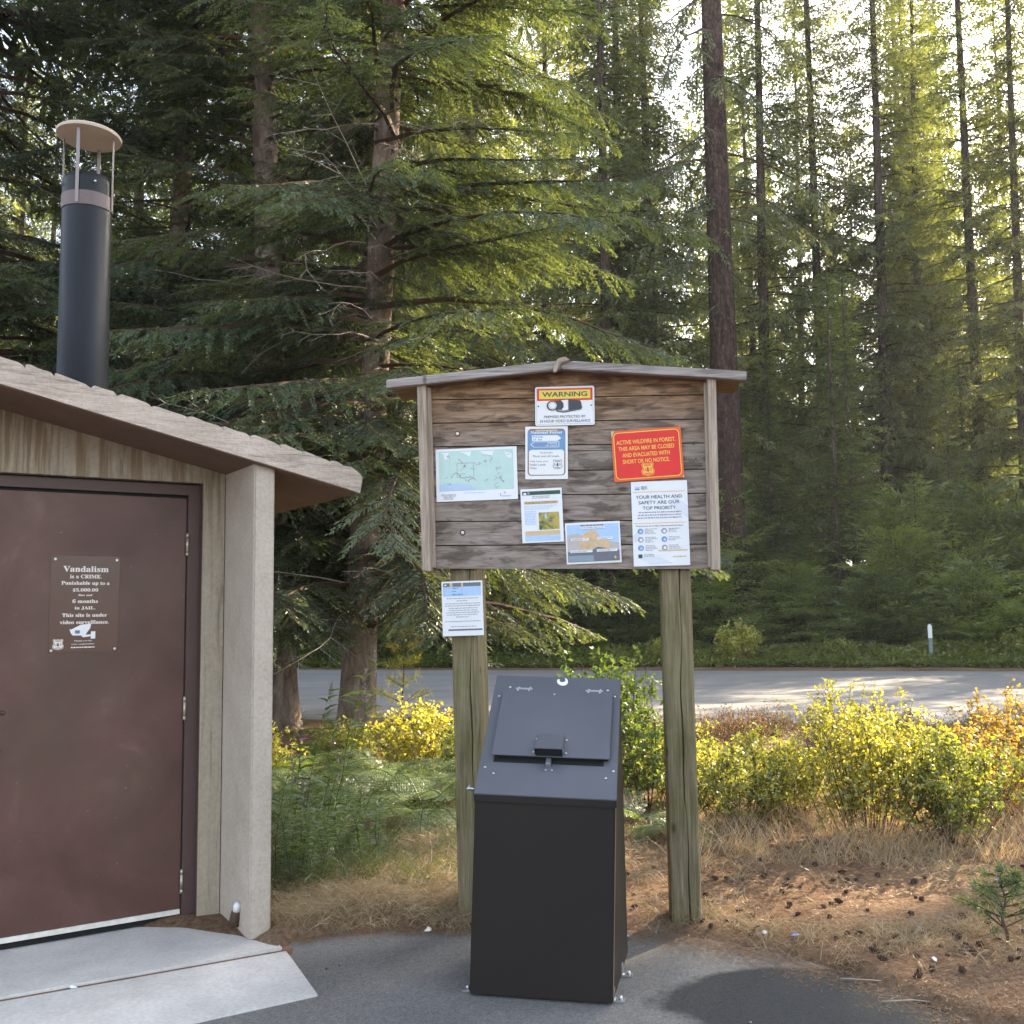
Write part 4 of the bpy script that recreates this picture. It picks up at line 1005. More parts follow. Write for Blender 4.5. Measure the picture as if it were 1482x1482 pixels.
tA = make_tree('fir_tree', (-3.05, 13.55, 0), 0, 27, (.22, .03), (-.035, .0), 'bark_fir',
    [dict(gap=(R(-80), R(30), 4.8, 12), seed=21, H=27, zb=1.7, Rm=3.7, step=.34, per=5, ztop=11.0, droop=.34, a0=.08, shape=.7, hang=.24, bare=.2, **fine),
     dict(seed=22, H=27, zb=11.0, Rm=4.4, step=.6, per=5, droop=.3, **coarse)],
    'large fir rising just behind the right eave of the restroom, trunk half hidden by boughs', zmin=1.15)
bulk('dead_twigs', dead_twigs(6, np.linspace(1.8, 8, 30), (-.035, 0), (1.0, 2.4), R(-60)), M['deadtwig'], tA)
copy_tree(tB, (-6.7, 12.6, 0), R(140), 1.0, 'dense fir standing behind the left part of the restroom roof, behind the black vent pipe')
copy_tree(tB, (-11.0, 15.2, 0), R(255), 1.05, 'fir at the left edge of the photo, behind the restroom')
copy_tree(tA, (-5.0, 14.3, 0), R(205), .85, 'smaller fir filling the gap between the vent pipe and the fir behind the eave')
print('near quads', tA['n'], tB['n'])

# ------------------------------------------------------------------ forest beyond the road
far = dict(ss=.21, sp=.10, lk=.20, wk=.052, secmax=.9)
vfar = dict(ss=.36, sp=.19, lk=.32, wk=.10, secmax=1.1)
protos = []
PLAN = [
 ('tall_fir', 34, 4.5, 4.0, dict(seed=31, step=.55, per=5, hole=.08, droop=.42, a0=.05, hang=.5, **far), 'bark_dark', (.25, .03)),
 ('tall_fir', 37, 7.0, 3.8, dict(seed=32, step=.54, per=6, hole=.08, droop=.45, a0=.0, hang=.55, **far), 'bark_dark', (.24, .03)),
 ('tall_fir', 30, 2.0, 4.0, dict(seed=33, step=.46, per=6, hole=.05, droop=.40, a0=.05, hang=.45, **far), 'bark_dark', (.22, .03)),
 ('tall_fir', 36, 4.0, 4.4, dict(seed=34, step=.66, per=5, hole=.1, droop=.4, a0=.05, hang=.4, **vfar), 'bark_dark', (.25, .03)),
 ('tall_fir', 33, 3.0, 4.2, dict(seed=35, step=.66, per=5, hole=.1, droop=.35, a0=.05, hang=.4, **vfar), 'bark_dark', (.25, .03)),
]
FG = 'tall firs beyond the road'
LOCS = {
 0: [(-6.4, 31.5), (3.5, 33.0), (9.05, 36.5), (13.3, 36.2), (16.4, 35.6), (-12.5, 33.5)],
 1: [(11.7, 38.0), (1.2, 38.0), (-3.0, 36.0)],
 2: [(2.9, 30.0), (4.7, 32.2), (16.0, 39.5), (15.2, 38.2), (-9.8, 36.5), (-1.6, 31.8), (16.9, 33.8)],
}
def px_at(x, y): return 741 + 1484*x/y
used_lab = {}
def far_label(x, y):
    p = px_at(x, y)
    return None
placed = []
LAB = {
 (9.05, 36.5): 'thin straight dark trunk immediately right of the big red brown trunk beyond the road',
 (11.7, 38.0): 'slender fir with bare mid trunk at the right centre, left of the bright sky gap',
 (13.3, 36.2): 'leaning slender fir right of the bright sky gap, beyond the road',
 (16.4, 35.6): 'thick trunked fir near the right edge of the photo, beyond the roadside marker',
 (16.9, 33.8): 'fir at the very right edge of the photo, low boughs beside the road',
 (2.9, 30.0): 'dark fir whose trunk shows above the middle of the notice board roof',
 (3.5, 33.0): 'tall fir behind the dark fir over the board roof, slightly to its right',
 (-6.4, 31.5): 'fir beyond the road seen between the restroom pipe and the eave',
}
for k, (nm, H, zb, Rm, prm, bark, tr) in enumerate(PLAN):
    prm = dict(prm); prm.update(H=H, zb=zb, Rm=Rm)
    if k < 3:
        x, y = LOCS[k][0]
        o = make_tree(nm, (x, y, 0), R(40*k), H, tr, (.004, 0), bark, [prm], LAB.get((x, y), 'tall fir in the forest beyond the road'), group=FG, fol='fir_far')
        placed.append((x, y))
        for j, (x, y) in enumerate(LOCS[k][1:]):
            copy_tree(o, (x, y, 0), R(77*j+31*k), random.uniform(.93, 1.07), LAB.get((x, y), 'tall fir in the forest beyond the road'), FG).rotation_euler[:2] = (random.gauss(0, .016), random.gauss(0, .016)); placed.append((x, y))
    else:
        o = make_tree(nm, (0, 60+k, 0), 0, H, tr, (.0, 0), bark, [prm], 'distant fir deep in the forest beyond the road', group='distant firs in the forest', fol='fir_far', wood=False)
    protos.append(o); print('far', k, o['n'])
# big red brown trunk, right of the board
big = make_tree('old_growth_tree', (6.42, 30.0, 0), 0, 42, (.47, .12), (-.004, 0), 'bark_red',
    [dict(seed=41, H=42, zb=12.0, Rm=4.2, step=1.0, per=3, hole=.6, droop=.75, a0=-.1, hang=.9, **far)],
    'massive red brown trunk beyond the road, rising behind the right end of the board roof', fol='fir_far')
li = dead_twigs(9, np.linspace(9, 19, 26), (-.004, 0), (1.5, 3.5)); bulk('dead_limbs', li, M['lichen'], big)
# distant rows
rr = np.random.default_rng(77); n_ = 0; tries = 0; back = []
def in_corridor(x, y): return abs(x*.719-y*.695+3.4) < 4.6 and 20 < x*.695+y*.719 < 66
while n_ < 124 and tries < 6000:
    tries += 1
    y = rr.uniform(39, 105); p = rr.uniform(-250, 1750); x = (p-741)/1484*y
    if y < road_far(x)+5 or ((abs(x*.719-y*.695+13) < 3.4 or abs(x*.719-y*.695+7.5) < 2.4) and x*.695+y*.719 > 40): continue
    if 1175 < p < 1285 and rr.random() < .7: continue
    if 985 < p < 1045 and rr.random() < .6: continue
    if any((x-a)**2+(y-b)**2 < (3.1+.02*y)**2 for a, b in back): continue
    if any((x-a)**2+(y-b)**2 < 12 for a, b in placed) or in_corridor(x, y): continue
    back.append((x, y)); src = protos[3+n_ % 2]
    if n_ < 2: src.location = (x, y, 0)
    else: copy_tree(src, (x, y, 0), rr.uniform(0, 6.28), rr.uniform(.85, 1.12)).rotation_euler[:2] = (rr.normal(0, .022), rr.normal(0, .022))
    n_ += 1
print('distant', n_)
# firs outside the frame to the right: they shade the board, the bin and the restroom
SH = [(24, 31), (28, 28), (31, 33), (26, 36), (34, 27), (37, 31), (30, 24), (35, 22), (40, 25), (22.5, 28.5), (33, 38), (29, 41), (38, 36), (42, 33), (44, 28), (41, 20), (36, 17), (46, 22), (27, 33), (32, 29.5), (20.5, 30.5)]
for k, (x, y) in enumerate(SH):
    if in_corridor(x, y): continue
    copy_tree(protos[3+k % 2], (x, y, 0), R(53*k), 1.0 + .06*((k*7) % 3-1))

hb = dict(coarse); hb.update(ss=.3, lk=.34, wk=.12)  # unseen firs below are added to screen the path from the sun
sc_ = make_tree('tall_fir', (20.5, 28.7, 0), 0, 36, (.20, .03), (0, 0), 'bark_dark', [dict(seed=71, H=36, zb=16.4, Rm=2.9, step=.26, per=8, droop=.12, a0=.15, hang=.15, shape=.4, **hb)],
    'tall fir with high crown outside the photo on the right, across the road', group=FG, fol='fir_far', wood=False)
for k, (x, y) in enumerate([(22.8, 26.5), (24.6, 24.6), (21.7, 27.6)]): copy_tree(sc_, (x, y, 0), 1.3+k, (1, 1, (.985, .965, 1.03)[k]), 'tall fir with high crown outside the photo on the right, nearer the road')
for k, (x, y) in enumerate([(26.5, 24.5), (29.5, 26.5), (33, 25.5), (32, 30), (37, 33), (23.2, 22.1), (28.5, 20.5)]): copy_tree(protos[3+k % 2], (x, y, 0), R(61*k), 1.0)  # more unseen firs, added to shade the litter on the right
# ------------------------------------------------------------------ young firs and undergrowth along the far verge
yp = dict(ss=.16, sp=.085, lk=.15, wk=.034)
y1 = make_tree('young_fir', (9.4, 29.6, 0), 0, 11.5, (.10, .015), (0, 0), 'bark_dark', [dict(seed=51, H=11.5, zb=.5, Rm=1.9, step=.30, per=5, droop=.25, a0=.12, hang=.25, shape=.85, roll=.35, **yp)],
    'tall young fir with layered boughs right of the massive trunk, beyond the road', group='young firs beyond the road', fol='fir_young')
y2 = make_tree('young_fir', (7.9, 31.2, 0), 0, 7.5, (.07, .012), (0, 0), 'bark_dark', [dict(seed=52, H=7.5, zb=.2, Rm=1.9, step=.26, per=5, droop=.22, a0=.12, hang=.25, shape=.8, roll=.35, **yp)],
    'shorter young fir close to the right side of the massive trunk', group='young firs beyond the road', fol='fir_young')
YG = 'young firs beyond the road'
for k, (x, y) in enumerate([(17.9, 28.6), (19.3, 27.2), (20.6, 25.9), (21.9, 24.8), (18.6, 29.2), (19.9, 26.4), (17.4, 29.6), (20.0, 28.0)]): copy_tree(y1, (x, y, 0), R(50*k), (1.35, 1.35, 1.08), 'young fir outside the photo on the right, at the road edge')  # unseen young firs, added to keep the road in shade
for k, (x, y, s, q, lab) in enumerate([
  (11.4, 28.9, .72, 1, 'bright tipped young fir behind the roadside marker, left of it'), (13.6, 31.6, .80, 0, 'tall young fir behind the roadside marker'),
  (10.6, 31.8, 1.08, 0, None), (14.9, 29.2, .80, 1, 'young fir between the marker and the right edge'), (17.9, 29.0, .62, 1, 'small young fir near the right edge beyond the road'),
  (3.9, 29.4, .70, 1, 'young fir seen between the board posts on the right'), (1.5, 29.9, .82, 1, 'young fir seen between the board posts, behind the bin'), (-.8, 30.3, .75, 1, None),
  (-3.4, 30.2, .82, 1, None), (-5.6, 30.8, .9, 1, None), (-8.2, 31.6, .9, 1, None), (8.6, 33.8, .95, 0, None), (15.4, 34.6, .9, 0, None), (19.2, 31.8, .9, 1, None), (5.2, 34.0, .8, 0, None), (0, 34, .9, 0, None), (-4, 34, .9, 0, None), (21.5, 30.4, .9, 1, None)]):
    copy_tree([y1, y2][q], (x, y, 0), R(97*k), s*.98, lab or 'young fir in the undergrowth beyond the road', YG)
# dark bushy undergrowth: low spreading conifer shrubs
u1 = make_tree('evergreen_shrub', (5.4, 28.2, 0), 0, 3.0, (.05, .012), (0, 0), 'bark_dark', [dict(seed=61, H=3.0, zb=.05, Rm=2.1, step=.14, per=6, droop=.18, a0=.35, hang=.15, shape=.55, roll=.6, **yp)],
    'dark spreading evergreen shrub below the massive trunk at the far side of the road', 'shrub', 'dark shrubs on the far verge', fol='fir_young', wood=False)
UG = 'dark shrubs on the far verge'
for k, (x, y, s) in enumerate([(7.6, 28.0, .95), (9.6, 27.2, .85), (11.9, 26.6, .95), (13.8, 26.4, .8), (3.2, 28.6, .8), (1.0, 28.8, .7), (-1.4, 29.2, .85), (-3.8, 29.4, .8), (-6.2, 30.0, .9), (-8.8, 30.8, .9), (15.6, 26.0, .75), (10.7, 28.6, 1.3), (13.0, 28.3, 1.2), (16.9, 27.6, 1.0), (7.0, 30.0, 1.3), (18.8, 26.9, .9), (-11.5, 31.8, 1.1)]):
    copy_tree(u1, (x, y, 0), R(61*k), (s*1.1, s*1.1, s*.9), ['dark evergreen shrub on the far verge'][0], UG)
# deeper dark undergrowth wall so the forest floor closes
for k in range(26):
    x = -24 + k*2.1; y = 35 + 3.5*math.sin(k*1.7) - .2*x
    copy_tree(u1, (x, y, 0), R(29*k), (1.7, 1.7, 1.6), 'evergreen shrub deep under the firs', 'shrubs under the firs')
# ------------------------------------------------------------------ low plants
def G(x, y): return float(gh(np.array([x]), np.array([y]))[0])
def strips(P, D, L, Wd, bend, g, nseg=3):
    """bending blades: P base, D start direction; returns quads"""
    n = len(P); S = unit(np.cross(D, unit(g.normal(0, 1, (n, 3))))); out = []; p = P.copy(); d = D.copy()
    for k in range(nseg):
        q = p + d*(L/nseg)[:, None]; w0 = Wd*(1-k/nseg)*.5; w1 = Wd*(1-(k+1)/nseg)*.5+.0002
        out.append(np.stack([p-S*w0[:, None], p+S*w0[:, None], q+S*w1[:, None], q-S*w1[:, None]], 1))
        p = q; d = d.copy(); d[:, 2] -= bend/nseg*g.uniform(.5, 1.5, n); d = unit(d + g.normal(0, .08, d.shape))
    return np.concatenate(out)
def bush_geo(seed, h, r, nst, ntw, nlf, ll, lw, up=.9, low=.15):
    g = np.random.default_rng(seed); az = g.uniform(0, 6.28, nst); out = g.uniform(.0, 1, nst)**.7*r; hh = h*g.uniform(.6, 1.08, nst)*(1-.25*(out/r)**2)
    base = np.stack([np.cos(az)*out*.35, np.sin(az)*out*.35, np.zeros(nst)], 1); top = np.stack([np.cos(az)*out, np.sin(az)*out, hh], 1)
    def sp(i, t): 
        p = base[i]*(1-t[:, None]) + top[i]*t[:, None]; b = np.sin(t*np.pi)[:, None]; return p + b*np.stack([np.cos(az[i]+1)*.06, np.sin(az[i]+1)*.06, .05*h*np.ones(len(i))], 1)
    ii = np.repeat(np.arange(nst), 6); tt = np.tile(np.arange(6)/6, nst)
    W = [ribbon_tubes(sp(ii, tt), sp(ii, tt+1/6), .0035*(1-tt*.7), .0035*(1-(tt+1/6)*.7))]
    i = np.repeat(np.arange(nst), ntw); t = g.uniform(low, 1, len(i)); P = sp(i, t)
    D = unit(g.normal(0, 1, (len(i), 3)) + np.array([0, 0, .7])*up + (top[i]-base[i])*.3); l = r*g.uniform(.18, .55, len(i))*(1.15-.6*t)
    W.append(ribbon_tubes(P, P+D*l[:, None], np.full(len(i), .0016), np.full(len(i), .0006)))
    j = np.repeat(np.arange(len(i)), nlf); u = g.uniform(.15, 1.05, len(j)); LP = P[j]+D[j]*(l[j]*u)[:, None]
    LD = unit(D[j]*.7 + g.normal(0, .8, (len(j), 3)) + np.array([0, 0, -.05])); N = unit(g.normal(0, .6, (len(j), 3)) + np.array([0, 0, 1.]))
    S = unit(np.cross(LD, N)); tone = np.clip(.45 + .25*(LP[:, 2]/h-.5) + g.normal(0, .2, len(j)) + g.normal(0, .12, len(i))[j], 0, 1)
    return kites(LP, LD, S, ll*g.uniform(.6, 1.2, len(j)), lw*g.uniform(.7, 1.2, len(j)), .5, .1), tone, np.concatenate(W)
M['leaf_yellow'] = m_foliage('yellow_green_leaf', (.17, .21, .040), (.50, .52, .14), .56, (1.5, 1.3, .5), .2)  # yellow-green leaf, tones raised to carry part of the sun's glow
M['leaf_orange'] = m_foliage('orange_leaf', (.24, .19, .045), (.52, .42, .12), .55, (1.5, 1.15, .5), .2)
M['leaf_green'] = m_foliage('green_leaf', (.06, .10, .028), (.19, .26, .07), .45, (1.5, 1.5, .5), .15)
M['leaf_olive'] = m_foliage('olive_leaf', (.10, .14, .035), (.34, .38, .10), .55, (1.5, 1.4, .5), .15)
M['leaf_fern'] = m_foliage('fern_leaf', (.09, .14, .06), (.24, .32, .14), .42, (1.5, 1.5, .5), .25)
M['leaf_brown'] = m_foliage('dry_leaf', (.14, .09, .045), (.32, .22, .11), .35, (1.3, 1.1, .7), .1)
M['straw'] = m_foliage('straw_blade', (.28, .19, .11), (.62, .50, .32), .35, (1.2, 1.1, .8), .2)
M['grass'] = m_foliage('green_blade', (.055, .09, .03), (.17, .21, .08), .4, (1.4, 1.4, .5), .2)
M['needle'] = m_foliage('fallen_needle', (.14, .07, .04), (.44, .27, .165), .1, (1, 1, 1), .1)
def bush(name, loc, seed, h, r, nst, ntw, nlf, ll, lw, mat, label, cat='bush', group=None, parts='leaves', **k):
    root = empty(name, loc, 0, label, cat, group); Q, T, W = bush_geo(seed, h, r, nst, ntw, nlf, ll, lw, **k)
    bulk(parts, Q, M[mat], root, T); bulk('stems', W, M['limb'], root); return root
def at(x, y): return (x, y, G(x, y)-.01)
BG = 'sunlit bushes beside the board'
b1 = bush('leafy_bush', at(1.52, 7.1), 101, .64, .46, 38, 13, 12, .030, .020, 'leaf_yellow', 'low yellow green bush just right of the right board post', group=BG)
b2 = bush('leafy_bush', at(2.28, 6.75), 102, 1.0, .60, 54, 15, 13, .030, .020, 'leaf_yellow', 'tallest yellow green bush right of the board, with one long shoot above it', group=BG)
b3 = bush('leafy_bush', at(2.70, 6.5), 103, .72, .46, 44, 14, 12, .030, .020, 'leaf_olive', 'greener shaded bush merging into the right side of the tallest yellow bush', group=BG)
b4 = bush('leafy_bush', at(3.55, 7.3), 104, .80, .55, 44, 13, 12, .032, .022, 'leaf_orange', 'orange tinted bush at the right edge of the photo', group=BG)
copy_tree(b1, at(1.25, 7.9), 2.0, .9, 'small yellow bush behind the gap between the right post and the low bush', BG)
copy_tree(b1, at(1.98, 7.5), 4.0, .85, 'small yellow bush behind the low bush, further from the board', BG)
copy_tree(b4, at(4.3, 8.6), 2.0, 1.0, 'orange bush behind the right edge bush, nearer the road', BG)
copy_tree(b3, at(3.05, 8.3), 1.0, .8, 'green bush behind the tallest yellow bush', BG)
b5 = bush('leafy_bush', at(.98, 7.7), 105, 1.10, .42, 34, 12, 8, .045, .028, 'leaf_green', 'tall green bush directly behind the right side of the bin')
b6 = bush('leafy_bush', at(.62, 8.6), 106, 1.12, .45, 30, 12, 8, .055, .036, 'leaf_green', 'broad leaved bush peeking over the bin, against the road')
b7 = bush('leafy_bush', at(-.85, 9.3), 107, .62, .55, 40, 12, 8, .045, .027, 'leaf_yellow', 'bright yellow low bush left of the left board post, right of the ridged trunk')
copy_tree(b7, at(-1.55, 9.8), 1.4, .75, 'small yellow green bush close to the ridged trunk, left of the pine sapling')
copy_tree(b7, at(-2.2, 9.0), 2.4, .8, 'yellow green bush by the restroom side, left of the ridged trunk')
copy_tree(b5, at(-.45, 8.2), 2.4, .55, 'shaded green bush hard against the left board post')
TH = 'dry brown thickets near the road'
d1 = bush('dry_thicket', at(2.2, 11.0), 108, .32, .7, 60, 8, 6, .03, .014, 'leaf_brown', 'low dry brown thicket in front of the road, behind the yellow bushes', 'thicket', TH)
for k, (x, y, s) in enumerate([(3.4, 10.8, 1), (1.2, 11.6, .9), (4.8, 10.4, 1.1), (2.8, 12.1, .9), (4.2, 11.7, .9), (.2, 11.2, .9), (6, 10.2, 1.1), (-.9, 12.2, .8)]):
    copy_tree(d1, at(x, y), k*1.1, s, 'low dry brown thicket near the edge of the road', TH)
# long shoots standing out of the bushes
def shoots(name, loc, seed, n, h, mat, label, lw=.013, ll=.035, spread=.12, leafn=26, top=None, cat='plant', group=None):
    g = np.random.default_rng(seed); root = empty(name, loc, 0, label, cat, group); A, B, ra, rb, LP, LD = [], [], [], [], [], []; FP = []
    for k in range(n):
        p = np.array([g.normal(0, spread*.4), g.normal(0, spread*.4), 0.]); d = unit(np.array([g.normal(0, .18), g.normal(0, .18), 1.])); H_ = h*g.uniform(.7, 1.05)
        for s_ in range(8):
            q = p + d*H_/8; A.append(p); B.append(q); ra.append(.004*(1-s_/9)); rb.append(.004*(1-(s_+1)/9))
            for m_ in range(leafn//8):
                t_ = g.random(); a_ = g.uniform(0, 6.28); LP.append(p*(1-t_)+q*t_); LD.append(unit(np.array([math.cos(a_), math.sin(a_), g.uniform(-.1, .8)])))
            p = q; d = unit(d + g.normal(0, .07, 3))
        FP.append(p)
    LP = np.array(LP); LD = np.array(LD); S_ = unit(np.cross(LD, g.normal(0, .4, LP.shape)+[0, 0, 1])); nn = len(LP)
    bulk('leaves', strips(LP, LD, ll*g.uniform(.6, 1.2, nn), np.full(nn, lw), .9, g, 3), M[mat], root, np.tile(g.uniform(.2, .9, nn), 3))
    bulk('stems', ribbon_tubes(np.array(A), np.array(B), np.array(ra), np.array(rb)), M['grass'], root)
    if top:
        P2, D2 = [], []
        for f_ in FP:
            for m_ in range(46):
                P2.append(f_ - np.array([0, 0, g.uniform(-.02, .16)])); a_ = g.uniform(0, 6.28); D2.append(unit(np.array([math.cos(a_), math.sin(a_), g.uniform(-.2, 1.2)])))
        P2 = np.array(P2); D2 = np.array(D2); k2 = len(P2)
        bulk('flower_head', kites(P2, D2, unit(np.cross(D2, g.normal(0, 1, P2.shape))), g.uniform(.012, .04, k2), g.uniform(.003, .008, k2)), M[top], root, g.uniform(0, 1, k2))
    return root
M['fluff'] = m_foliage('seed_fluff', (.30, .26, .28), (.50, .46, .46), .3, (1, 1, 1), .1)
M['purple'] = m_foliage('purple_flower', (.16, .08, .16), (.34, .22, .34), .3, (1, 1, 1), .1)
shoots('tall_shoot', at(2.02, 6.7), 201, 2, 1.12, 'leaf_yellow', 'thin leafy shoot standing above the tallest yellow bush', .018, .04, .06)
shoots('tall_shoot', at(2.50, 6.6), 202, 3, 1.02, 'leaf_yellow', 'pair of leafy shoots above the greener bush right of the board', .018, .04, .10)
HG = 'tall flowering herbs beside the restroom'
shoots('flowering_herb', at(-1.13, 6.05), 203, 3, 1.40, 'leaf_green', 'tall herb with pale fluffy seed head, beside the restroom side wall', .016, .13, .14, 40, 'fluff', 'herb', HG)
shoots('flowering_herb', at(-1.26, 5.95), 204, 3, 1.26, 'leaf_green', 'tall herb with purple flower tips, closest to the restroom corner', .018, .15, .10, 48, 'purple', 'herb', HG)
shoots('flowering_herb', at(-1.22, 5.75), 205, 5, .80, 'leaf_fern', 'bushy long leaved herb at the foot of the restroom side wall', .014, .15, .25, 40, 'purple', 'herb', HG)
shoots('flowering_herb', at(-1.12, 5.5), 206, 12, .46, 'leaf_fern', 'low feathery green herb where the restroom wall meets the path', .006, .07, .36, 120, None, 'herb', HG)
shoots('flowering_herb', at(-1.0, 5.9), 209, 12, .50, 'leaf_fern', 'low feathery green herb one step behind the path edge by the restroom', .006, .07, .36, 120, None, 'herb', HG)
# ferns
def fern_geo(seed, nf, L0):
    g = np.random.default_rng(seed); Qs, Ts, Ws = [], [], []
    for f_ in range(nf):
        az = 6.28*f_/nf + g.uniform(-.4, .4); L = L0*g.uniform(.7, 1.1); el = g.uniform(.7, 1.15); n = 24; t = np.linspace(0, 1, n)
        p = np.zeros((n, 3)); d = np.array([math.cos(az)*math.cos(el), math.sin(az)*math.cos(el), math.sin(el)]); cur = np.zeros(3); ds = []
        for k in range(n):
            p[k] = cur; ds.append(d.copy()); cur = cur + d*L/n; d = unit(d + np.array([0, 0, -.075*g.uniform(.7, 1.3)])+np.array([math.cos(az), math.sin(az), 0])*.01)
        ds = np.array(ds); side = unit(np.cross(ds, [[0, 0, 1.]])); Nn = np.cross(side, ds)
        Ws.append(ribbon_tubes(p[:-1], p[1:], np.full(n-1, .003), np.full(n-1, .0025)))
        k_ = np.arange(6, n)
        for sd in (-1, 1):
            P = p[k_]; D = unit(side[k_]*sd + ds[k_]*.35 - np.array([0, 0, .12]) + g.normal(0, .06, (len(k_), 3))); l = .30*L*np.sin((t[k_]-.18)/.82*np.pi*.93+.25)**.9*g.uniform(.85, 1.1, len(k_)); l = np.maximum(l, .02)
            m_ = 10; j = np.repeat(np.arange(len(k_)), m_*2); u = np.tile(np.repeat((np.arange(m_)+.4)/m_, 2), len(k_)); s2 = np.where(np.arange(len(j)) % 2, 1., -1.)
            KP = P[j]+D[j]*(l[j]*u)[:, None]; pl_ = np.cross(Nn[k_][j], D[j]); KD = unit(pl_*s2[:, None] + D[j]*.45)
            Qs.append(kites(KP, KD, unit(np.cross(KD, Nn[k_][j]+g.normal(0, .2, KD.shape))), l[j]*.24*(1.1-.7*u), np.full(len(j), .009), .4)); Ts.append(np.clip(.5+g.normal(0, .15, len(j)), 0, 1))
    return np.concatenate(Qs), np.concatenate(Ts), np.concatenate(Ws)
def fern(loc, seed, nf, L, mat, label, group=None, rz=0):
    root = empty('bracken_fern', loc, rz, label, 'fern', group); Q, T, W = fern_geo(seed, nf, L); bulk('fronds', Q, M[mat], root, T); bulk('stalks', W, M['grass'], root); return root
FGp = 'bracken ferns between restroom and board'
f1 = fern(at(-1.05, 7.6), 301, 10, .80, 'leaf_fern', 'fresh green bracken fern in front of the ridged trunk', FGp)
f2 = fern(at(-.62, 7.2), 302, 9, .74, 'leaf_fern', 'pale green bracken fern arching towards the left board post', FGp)
f3 = fern(at(-.95, 6.75), 303, 5, .40, 'leaf_brown', 'withered brown bracken frond low in front of the green ferns', FGp)
for k, (x, y, s, o, lab) in enumerate([(-1.55, 8.0, 1.0, f1, 'green bracken fern between the ridged trunk and the restroom'), (-1.35, 7.0, .9, f2, 'green bracken fern half behind the restroom corner herbs'), (-.35, 7.9, .9, f1, 'green bracken fern just behind the left board post'),
        (-1.0, 8.5, 1.0, f2, 'bracken fern at the foot of the ridged trunk'), (-.55, 6.75, .55, f3, 'small withered brown fern left of the left board post'), (-1.9, 8.9, 1.0, f1, 'bracken fern deep beside the restroom wall'), (-.1, 8.8, .9, f2, 'bracken fern behind the bin, left side'),
        (-.75, 7.55, 1.0, f1, 'lush bracken fern in the middle of the fern patch'), (-1.25, 7.7, .9, f2, 'bracken fern at the left of the fern patch'), (.85, 7.0, .75, f2, 'small bracken fern behind the right side of the bin'), (1.05, 6.7, .5, f2, 'tiny fern left of the right board post')]):
    copy_tree(o, at(x, y), k*.9, s, lab, FGp)
# pine saplings; the taller one's golden sunlight is put into its needle colour
def sapling(name, loc, seed, h, nw, mat, label, bl=.22, nl=.07):
    g = np.random.default_rng(seed); root = empty(name, loc, 0, label, 'sapling'); A, B, P, D = [], [], [], []
    for k in range(12): A.append([.01*math.sin(k), 0, h*k/12]); B.append([.01*math.sin(k+1), 0, h*(k+1)/12])
    for w_ in range(nw):
        z = h*(.25+.72*w_/(nw-1)); L = bl*(1.25-w_/nw)
        for b in range(5):
            a = g.uniform(0, 6.28); d = unit(np.array([math.cos(a), math.sin(a), g.uniform(.1, .7)])); A.append([0, 0, z]); B.append(list(np.array([0, 0, z])+d*L))
            for q in range(60):
                u = g.uniform(.35, 1.05); P.append(np.array([0, 0, z])+d*L*u); D.append(unit(d*.8+g.normal(0, .6, 3)))
    P = np.array(P); D = np.array(D); n = len(P)
    bulk('needles', kites(P, D, unit(np.cross(D, g.normal(0, 1, P.shape))), nl*g.uniform(.7, 1.2, n), np.full(n, .0045)), M[mat], root, g.uniform(.2, 1, n))
    bulk('stem', ribbon_tubes(np.array(A, float), np.array(B, float), np.r_[np.linspace(.010, .004, 12), np.full(len(A)-12, .004)], np.r_[np.linspace(.0095, .003, 12), np.full(len(A)-12, .002)]), M['limb'], root)
    return root
sapling('pine_sapling', at(-1.18, 11.0), 401, 1.25, 6, 'leaf_yellow', 'slender golden lit pine sapling between the ridged trunk and the left post', .30, .10)
sapling('pine_sapling', at(2.12, 4.62), 402, .30, 6, 'fir', 'small dark green conifer seedling in the litter at the lower right', .17, .045)

# ------------------------------------------------------------------ litter, grass, cones
def sample(n, g, x0, x1, y0, y1, off=.0, keep=None):
    y = 1/g.uniform(1/y1, 1/y0, n); x = g.uniform(x0, x1, n)*np.maximum(y, 3)/5; ok = (y > edge(x)+off) & (y < road_near(x)-.1)
    # not inside the restroom
    dx, dy = x-BO[0], y-BO[1]; s_ = dx*math.cos(BA)+dy*math.sin(BA); ok &= s_ > .29
    x, y = x[ok], y[ok]; z = gh(x, y); return np.stack([x, y, z], 1)
g = np.random.default_rng(900)
P = sample(130000, g, -1.6, 3.4, 3.6, 12.5, -.10); P = P[g.random(len(P)) < np.clip((P[:, 1]-edge(P[:, 0])+.12)/.2, .15, 1)]; P[:, 2] = np.maximum(P[:, 2], .004) + g.uniform(0, .012, len(P)); n = len(P)
a = g.uniform(0, 6.28, n); D = unit(np.stack([np.cos(a), np.sin(a), g.normal(.05, .16, n)], 1))
tag(bulk('fallen_needles', kites(P, D, unit(np.cross(D, g.normal(0, .3, P.shape)+[0, 0, 1])), g.uniform(.02, .07, n)*np.clip(P[:, 1]/6, .8, 2), g.uniform(.0016, .0035, n)*np.clip(P[:, 1]/5, .8, 3), .5), M['needle'], None, np.clip(g.beta(2, 2.2, n), 0, 1)), kind='stuff')
